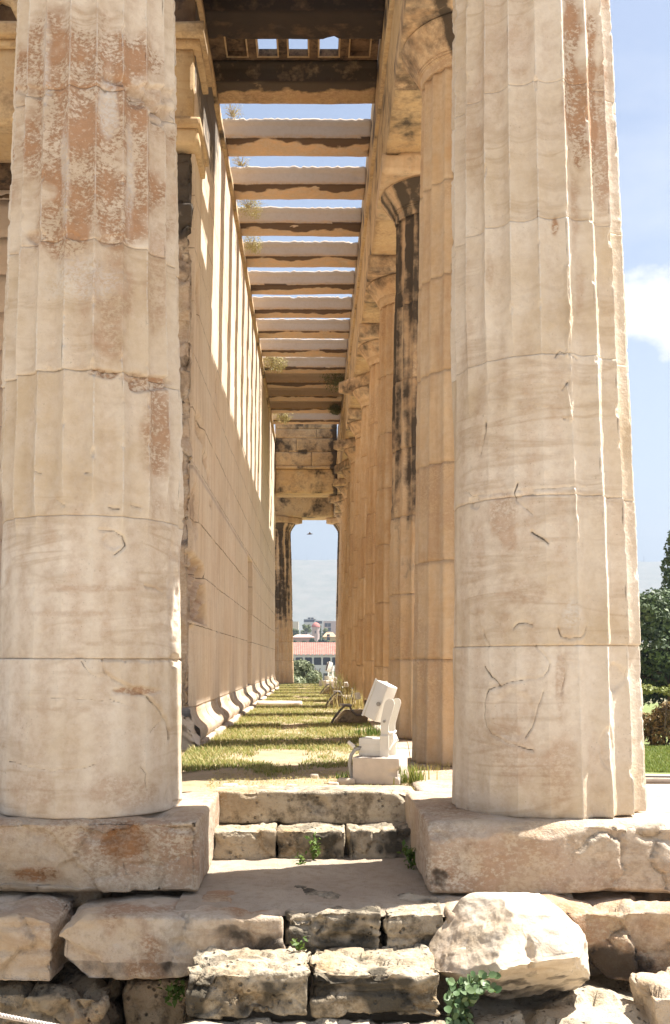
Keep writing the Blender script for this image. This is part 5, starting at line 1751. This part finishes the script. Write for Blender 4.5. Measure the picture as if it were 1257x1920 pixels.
# ------------------------------------------------------------------ trees and hedge to the right
def tree(name, label, loc, clumps, n, size, seed, mat, trunk_h, trunk_r, group=None, up=0.35, shell=0.5):
    root = thing(name, label, 'tree', loc, group)
    mb = MB()
    rs = np.random.RandomState(seed)
    mb.tube([(0, 0, -0.1), (0.05 * trunk_h * rs.randn() * .5, 0, trunk_h * .5), (0, 0, trunk_h)], [trunk_r * 1.25, trunk_r, trunk_r * .75], 10)
    for c in clumps[:9]:
        e = np.array(c[:3])
        m_ = np.array((e[0] * .4, e[1] * .4, trunk_h + (e[2] - trunk_h) * .35))
        mb.tube([(0, 0, trunk_h * .75), tuple(m_), tuple(e)], [trunk_r * .55, trunk_r * .35, trunk_r * .12], 7)
    mb.build('trunk', BARK, root)
    V, F = crown(clumps, n, size, seed, up, shell)
    mesh('crown', V, F, mat, root)
    return root


def blob(rs, r, h0, h1, k):
    out = []
    for i in range(k):
        a = rs.uniform(0, 6.28)
        t = rs.uniform(0, 1)
        q = r * math.sqrt(rs.uniform(0.02, 1)) * (1 - 0.55 * t * t)
        s_ = r * rs.uniform(0.26, 0.46)
        out.append((q * math.cos(a), q * math.sin(a), h0 + (h1 - h0) * t, s_, s_, s_ * 0.8))
    return out


rs = np.random.RandomState(5)
G_TR = 'dark trees behind the hedge'
for k, (x, y, r, h, n, lab) in enumerate(((10.4, 30.5, 2.0, 4.6, 26000, 'dark round tree behind the hedge, just right of the corner column'),
                                          (13.6, 33.5, 2.4, 5.0, 14000, 'dark round tree behind the hedge further right'),
                                          (17.8, 36.0, 2.8, 5.4, 9000, 'dark round tree behind the hedge at the far right'))):
    tree('tree', lab, (x, y, -1.06), blob(rs, r, 0.8, h - 0.9, 26), n, 0.10, 20 + k, TREE_D, 1.4, 0.13, G_TR)
cl = []
for k in range(16):
    t = k / 15
    cl.append((0.08 * rs.randn(), 0.08 * rs.randn(), 0.9 + 5.0 * t, (1 - t) * 0.95 + 0.10, (1 - t) * 0.95 + 0.10, 0.30))
tree('conifer', 'pointed dark conifer rising behind the round tree', (11.72, 34.2, -1.06), cl, 9000, 0.09, 29, TREE_D, 3.0, 0.10, None, up=0.1)
# hedge
hd = thing('hedge', 'clipped hedge half dried brown, in front of the dark trees', 'hedge', (10.6, 22.6, -1.06))
cl = []
for k in range(60):
    cl.append((rs.uniform(-3.6, 6), rs.uniform(-0.45, 0.45), rs.uniform(0.18, 1.02), 0.38, 0.32, 0.32))
V, F = crown(cl, 60000, 0.06, 33, 0.3, 0.4)
mesh('foliage', V, F, HEDGE, hd)
cl = [(rs.uniform(-3.6, 6), rs.uniform(-0.45, 0.45), rs.uniform(1.16, 1.34), 0.30, 0.28, 0.10) for k in range(50)]
V, F = crown(cl, 22000, 0.055, 34, 0.5, 0.3)
mesh('green_top', V, F, leaf_mat('hedge_green', (0.16, 0.20, 0.04), (0.26, 0.27, 0.07), 0.2), hd)
mb = MB()
for k in range(34):
    x0 = rs.uniform(-3.5, 5.5)
    mb.tube([(x0, rs.uniform(-.3, .3), 0), (x0 + rs.uniform(-.2, .2), rs.uniform(-.5, .3), 0.5), (x0 + rs.uniform(-.4, .4), rs.uniform(-.6, .3), 1.0)], [0.03, 0.02, 0.008], 6)
mb.build('branches', BARK, hd)
# lawn blades, path kerb and pipe
rs_ = np.random.RandomState(44)
n = 60000
P = np.stack([rs_.uniform(4.5, 13, n), rs_.uniform(17.2, 22.2, n), np.full(n, -1.07)], 1)
V, F = blades(P, 0.07, rs_, 0.8, 0.008)
tag(stuff(mesh('lawn_grass', V, F, LAWN_G)), 'bright green lawn between the path and the hedge', 'grass')
V, F = rock((3.9, 15.55, -1.15), (13, 15.75, -1.0), (0.1, 0.06, 0.05), 0.03, 0.02, 4, 61)
kb = mesh('path_edging', V, F, BARK)
tag(kb, 'brown edging along the gravel path right of the corner column', 'kerb')
pp = thing('hose', 'thin dark hose lying along the path edge', 'hose', (0, 0, 0))
mb = MB()
mb.tube([(3.9 + 0.4 * k, 16.3 + 0.05 * math.sin(k * .9), -1.03) for k in range(20)], 0.018, 6)
mb.build('hose', DARK_PLASTIC, pp)

# ------------------------------------------------------------------ the view beyond
def bushes(label, loc, r, h, n, size, seed, mat, group=None):
    root = thing('bush', label, 'bush', loc, group)
    rs = np.random.RandomState(seed)
    mb = MB()
    for k in range(8):
        mb.tube([(0, 0, -0.3), (rs.uniform(-.4, .4) * r, rs.uniform(-.4, .4) * r, h * .4), (rs.uniform(-.8, .8) * r, rs.uniform(-.8, .8) * r, h * .8)], [0.06, 0.04, 0.015], 6)
    mb.build('stems', BARK, root)
    V, F = crown(blob(rs, r, 0.3, h - 0.3 * r, 14), n, size, seed, 0.4)
    mesh('foliage', V, F, mat, root)


bushes('grey-green shrub left of the far opening, beyond the temple', (-1.05, 45.5, -1.3), 1.0, 1.7, 6000, 0.09, 51, OLIVE)
bushes('taller grey-green shrub in the middle of the far opening', (-0.15, 49.5, -1.6), 1.1, 2.55, 7000, 0.09, 52, OLIVE)
bushes('small shrub behind the far floodlight', (1.25, 50.5, -1.6), 0.8, 1.9, 3000, 0.09, 53, OLIVE)

RED_TILE = None
m, t = new_mat('terracotta_roof')
p = t.n('ShaderNodeTexCoord').outputs['Object']
wv = t.n('ShaderNodeTexWave', {'Vector': p, 'Scale': 0.62, 'Distortion': 0.0}, wave_type='BANDS', bands_direction='X').outputs['Fac']
c = t.mix(t.ramp(t.noise(p, 0.8, 4), .4, .6), (0.33, 0.14, 0.10), (0.40, 0.19, 0.14))
c = t.mix(t.math('MULTIPLY', t.ramp(wv, 0.45, 0.2), 0.7), c, (0.17, 0.07, 0.045))
finish(t, c, 0.9, wv, 0.8, 0.08)
RED_TILE = m
STOA_W = plain('stoa_marble', (0.55, 0.56, 0.55), 0.85, 0, 0.06, 2)
DARK_IN = plain('dark_interior', (0.05, 0.052, 0.06), 0.9)
SALMON = plain('salmon_plaster', (0.52, 0.33, 0.26), 0.9, 0, 0.06, 1)
PINK = plain('pink_plaster', (0.52, 0.40, 0.37), 0.9, 0, 0.06, 1)
YELLOW = plain('yellow_plaster', (0.52, 0.40, 0.20), 0.9, 0, 0.06, 1)
CREAM = plain('cream_plaster', (0.60, 0.54, 0.45), 0.9, 0, 0.06, 1)
OFFW = plain('offwhite_plaster', (0.62, 0.60, 0.57), 0.9, 0, 0.06, 1)
DOME = plain('red_dome_tile', (0.50, 0.18, 0.15), 0.85, 0, 0.1, 1)

# long two-storey colonnade (stoa) at the foot of the hill
SY = 280.0
st = thing('stoa', 'long two-storey white colonnade building with a red tiled roof, seen through the far opening', 'building', (0, SY, 0))
zf = lambda py, d=SY: CAM_H + (VPY - py) * d / F_PX       # height of a photo row at a distance
z_e, z_r = zf(1227.5), zf(1212)
mb = MB()
x0, x1 = -30.0, 30.0
mb.add(np.array([(x0, -0.8, z_e), (x1, -0.8, z_e), (x1, 7.5, z_r + 1.2), (x0, 7.5, z_r + 1.2), (x0, -0.8, z_e - .15), (x1, -0.8, z_e - .15), (x1, 15, z_e - .15), (x0, 15, z_e - .15), (x1, 15, z_e), (x0, 15, z_e)]),
       [np.array([[0, 1, 2, 3], [3, 2, 8, 9], [4, 7, 6, 5], [0, 4, 5, 1], [9, 8, 6, 7]])])
mb.build('roof', RED_TILE, st, smooth=False)
mb = MB()
for k in range(49):
    x = x0 + 0.6 + 1.22 * k
    mb.box((x - 0.45, -0.95, z_e - 0.12), (x + 0.28, -0.805, z_e + 0.16))
mb.build('eaves_tiles', OFFW, st, smooth=False)
zt, zb_ = zf(1232.5), zf(1246.8)
mb = MB()
mb.box((x0, -0.5, zt), (x1, 0.5, z_e - 0.152))
mb.build('cornice', STOA_W, st, smooth=False)
for k in range(25):
    x = x0 + 0.6 + 2.44 * k
    mb = MB()
    mb.tube([(x, 0, zb_), (x, 0, zt - 0.25)], [0.27, 0.23], 12)
    mb.box((x - 0.32, -0.3, zt - 0.25), (x + 0.32, 0.3, zt - 0.003))
    mb.build('pillar', STOA_W, st, smooth=False)
mb = MB()
mb.box((x0, 3.5, -13), (x1, 3.8, zt))
mb.build('inner_wall', DARK_IN, st, smooth=False)
mb = MB()
mb.box((x0, -0.35, zb_ - 1.35), (x1, 0.0, zb_ - 0.01))
mb.box((x0, -0.55, zb_ - 2.2), (x1, 0.6, zb_ - 1.36))
mb.build('balustrade', STOA_W, st, smooth=False)
for k in range(25):
    x = x0 + 0.6 + 2.44 * k
    mb = MB()
    mb.tube([(x, 0, -12.3), (x, 0, zb_ - 2.21)], [0.42, 0.34], 12)
    mb.build('column', STOA_W, st)


def house(label, px0, px1, py_top, d, mat, depth=9, roof=None, roof_py=None, windows=(), cat='house', name='house', group=None):
    xa, xb = (px0 - VPX) * d / F_PX, (px1 - VPX) * d / F_PX
    zt = zf(py_top, d)
    g = float(hgt(np.array([0.0]), np.array([d]))[0]) - 1.0
    root = thing(name, label, cat, ((xa + xb) / 2, d, g), group)
    w_ = (xb - xa) / 2
    mb = MB()
    mb.box((-w_, 0, 0), (w_, depth, zt - g))
    mb.build('wall', mat, root, smooth=False)
    if roof is not None:
        zr = zf(roof_py, d) - g
        z0 = zt - g + 0.004
        o_ = 0.35
        mb = MB()
        ins = min(w_ * 0.45, 3.0)
        mb.add([(-w_ - o_, -o_, z0), (w_ + o_, -o_, z0), (w_ + o_, depth + o_, z0), (-w_ - o_, depth + o_, z0), (-w_ + ins, depth / 2, zr), (w_ - ins, depth / 2, zr)],
               [np.array([[0, 1, 5, 4], [2, 3, 4, 5], [3, 2, 1, 0]]), np.array([[1, 2, 5], [3, 0, 4]])])
        mb.build('roof', roof, root, smooth=False)
    for (u, v, wd, ht) in windows:
        xc = (u - VPX) * d / F_PX - (xa + xb) / 2
        zc = zf(v, d) - g
        mb = MB()
        mb.box((xc - wd / 2, -0.06, zc - ht / 2), (xc + wd / 2, 0.05, zc + ht / 2))
        mb.build('window', DARK_IN, root, smooth=False)
    return root


house('salmon house with a pale hipped roof above the colonnade roof', 548, 589, 1195, 330, SALMON, 9, plain('pale_red_roof', (0.52, 0.36, 0.30), 0.9), 1189)
house('yellow house with a brown roof at the right of the opening', 607, 630, 1194, 345, YELLOW, 9, plain('brown_roof', (0.46, 0.30, 0.18), 0.9), 1185, ((616, 1195, 1.0, 2.0),))
house('cream house at the upper left of the opening', 541, 560, 1165.5, 420, CREAM, 10, None, None, ())
G_H = 'pale apartment blocks below the mountain'
house('white stepped apartment block with dark windows below the mountain', 570, 594, 1161, 640, OFFW, 12, None, None, ((574, 1164, 2.5, 1.6), (581, 1164, 2.5, 1.6), (588, 1164, 2.5, 1.6)), 'building', 'apartment_block', G_H)
house('wider white apartment block right of the stepped one', 590, 606, 1163.5, 620, OFFW, 12, None, None, ((595, 1167, 2, 1.6), (601, 1167, 2, 1.6)), 'building', 'apartment_block', G_H)
house('grey-pink apartment block by the right edge of the opening', 607, 632, 1164.5, 560, PINK, 12, None, None, ((612, 1172, 1.6, 2), (618, 1172, 1.6, 2), (618, 1180, 1.6, 2)), 'building', 'apartment_block', G_H)
house('small cream rooftop block on the stepped apartment block', 577, 590, 1158, 655, CREAM, 10, None, None, ((580, 1159.5, 1.6, 1), (586, 1159.5, 1.6, 1)), 'building', 'apartment_block', G_H)
# church with a red dome
d = 400.0
g = float(hgt(np.array([0.0]), np.array([d]))[0]) - 1
ch = thing('church', 'small pink church with a round red dome', 'church', ((592.5 - VPX) * d / F_PX, d, g))
mb = MB()
R_ = 7.6 * d / F_PX
z0, z1, z2 = zf(1193, d) - g, zf(1176, d) - g, zf(1167, d) - g
tt = np.linspace(0, 2 * math.pi, 9)[:-1] + math.pi / 8
mb.add([(R_ * math.cos(q), R_ * math.sin(q), z) for z in (0, z1) for q in tt], np.array([[i, (i + 1) % 8, 8 + (i + 1) % 8, 8 + i] for i in range(8)]))
mb.build('drum_wall', PINK, ch, smooth=False)
prof = [(R_ * 1.1, z1 + 0.004), (R_ * 1.1, z1 + 0.15), (R_ * 1.02, z1 + 0.5), (R_ * 0.9, z1 + 0.95), (R_ * 0.68, z2 - 0.45), (R_ * 0.35, z2 - 0.1), (0.02, z2)]
tt = np.linspace(0, 2 * math.pi, 25)[:-1]
mb = MB()
mb.add([(r_ * math.cos(q), r_ * math.sin(q), z) for r_, z in prof for q in tt], grid_faces(24, len(prof), True))
mb.build('dome', DOME, ch)
for (u, hh) in ((591.5, 1.2), (600, 1.2)):
    mb = MB()
    xc = (u - 592.5) * d / F_PX
    mb.box((xc - 0.16, -R_ - 0.05, zf(1188, d) - g), (xc + 0.16, -R_ * 0.7, zf(1183, d) - g))
    mb.build('window', DARK_IN, ch, smooth=False)
# trees among the houses
G_C = 'trees among the houses beyond the colonnade'
for k, (px, py_t, r_px, d, mt, lab) in enumerate((
        (574, 1168, 11, 380, CITY_T, 'yellow-green tree left of the red dome'), (553, 1176, 10, 360, CITY_T, 'yellow-green tree at the left edge of the opening'),
        (611, 1177, 9, 380, CITY_T, 'light green tree right of the church'),
        (553, 1201, 7, 315, TREE_D, 'dark tree in front of the salmon house, leftmost'), (571, 1202, 7, 314, TREE_D, 'dark tree in front of the salmon house, centre'),
        (587, 1196, 8, 316, TREE_D, 'dark tree at the right corner of the salmon house'), (603, 1194, 9, 318, TREE_D, 'dark tree at the foot of the cypress'),
        (615, 1199, 7, 314, TREE_D, 'dark tree below the yellow house'), (626, 1198, 7, 316, TREE_D, 'dark tree at the right edge above the colonnade roof'),
        (562, 1203, 6, 312, OLIVE, 'low grey tree in front of the salmon house'), (640, 1196, 9, 318, TREE_D, 'dark tree hidden behind the right columns above the colonnade'), (536, 1198, 9, 318, TREE_D, 'dark tree hidden behind the far left column above the colonnade'))):
    g = float(hgt(np.array([0.0]), np.array([float(d)]))[0]) - 0.5
    zt = zf(py_t, d) - g
    r = r_px * d / F_PX
    tree('tree', lab, ((px - VPX) * d / F_PX, d, g), blob(rs, r, max(zt - 2.6 * r, 0.8), zt - 0.35 * r, 14), 1500, 0.42, 60 + k, mt, max(zt - 2 * r, 1.0), 0.2, G_C)
d = 322.0
g = float(hgt(np.array([0.0]), np.array([d]))[0]) - 0.5
zt = zf(1174, d) - g
cl = [(0, 0, zt * (0.35 + 0.62 * k / 9), 0.75 * (1 - k / 11), 0.75 * (1 - k / 11), zt * 0.05) for k in range(10)]
tree('cypress', 'dark slender cypress in front of the church', ((601.5 - VPX) * d / F_PX, d, g), cl, 1500, 0.3, 77, TREE_D, zt * 0.4, 0.12, None, up=0.1)

# mountain ridge
MY = 2300.0
ridge_z = zf(1051, MY)
xs_ = np.linspace(-900, 1500, 260)
tv = np.linspace(0, 1, 44)
Xg, Tg = np.meshgrid(xs_, tv)
Xg, Tg = Xg.ravel(), Tg.ravel()
prof_z = ridge_z * (1 + 0.010 * np.sin(Xg * 0.004 + 1)) + 2.5 * fbm(np.stack([Xg * .01, 0 * Xg, 0 * Xg], 1), 3)
Yg = MY - 500 * (1 - Tg) ** 1.0
Zg = 22 + (prof_z - 22) * Tg ** 0.85
P = np.stack([Xg, Yg, Zg], 1)
rg = ridged(P * np.array((0.012, 0.012, 0.02)), 4)
P[:, 1] += 25 * (rg - 0.5) * np.sin(math.pi * Tg)
P[:, 2] += 2.5 * (rg - 0.5) * np.sin(math.pi * Tg)
backs = P[-len(xs_):].copy()
backs[:, 1] += 350
backs[:, 2] = 20
MOUNT = soil('mountain_scrub', (0.17, 0.17, 0.12), (0.23, 0.21, 0.16), (0.27, 0.25, 0.19), 0.03)
struct(mesh('mountain', np.concatenate([P, backs]), grid_faces(len(xs_), len(tv) + 1), MOUNT))
for k, (px, h) in enumerate(((555, 11), (576, 15), (603, 9), (615, 7), (1210, 10))):
    mt_ = thing('radio_mast', ['thin mast on the ridge, leftmost', 'tallest thin mast on the ridge', 'short thin mast on the ridge right of the tallest', 'shortest thin mast on the ridge', 'thin mast on the ridge right of the corner column'][k], 'mast',
                ((px - VPX) * MY / F_PX, MY, ridge_z - 4), 'radio masts on the mountain ridge')
    mb = MB()
    H_ = 4 + h * 1.1
    for sx, sy in ((-.5, -.5), (.5, -.5), (.5, .5), (-.5, .5)):
        mb.tube([(sx, sy, -2), (sx * .3, sy * .3, H_)], 0.16, 5)
    for q in range(8):
        z_ = H_ * q / 8
        w_ = .5 - .2 * q / 8
        mb.tube([(-w_, -w_, z_), (w_, -w_, z_ + H_ / 8)], 0.1, 4)
        mb.tube([(w_, w_, z_), (-w_, w_, z_ + H_ / 8)], 0.1, 4)
    mb.build('lattice', GREY_METAL, mt_)

# the air
hz = MB()
hz.box((-1800, -400, -14.5), (1800, 3000, ridge_z + 45))
hm = bpy.data.materials.new('haze')
hm.use_nodes = True
for n in list(hm.node_tree.nodes):
    hm.node_tree.nodes.remove(n)
ht = NT(hm.node_tree)
HAZE_D = 0.0005
pv = ht.n('ShaderNodeVolumePrincipled', {'Color': (0.39, 0.47, 0.60, 1), 'Density': HAZE_D, 'Anisotropy': 0.2})
ht.n('ShaderNodeOutputMaterial', {'Volume': pv.outputs[0]})
hz_o = hz.build('haze', hm, None, smooth=False)
stuff(hz_o)
hz_o['label'] = 'thin blue summer haze filling the air towards the mountain'
hz_o['category'] = 'haze'
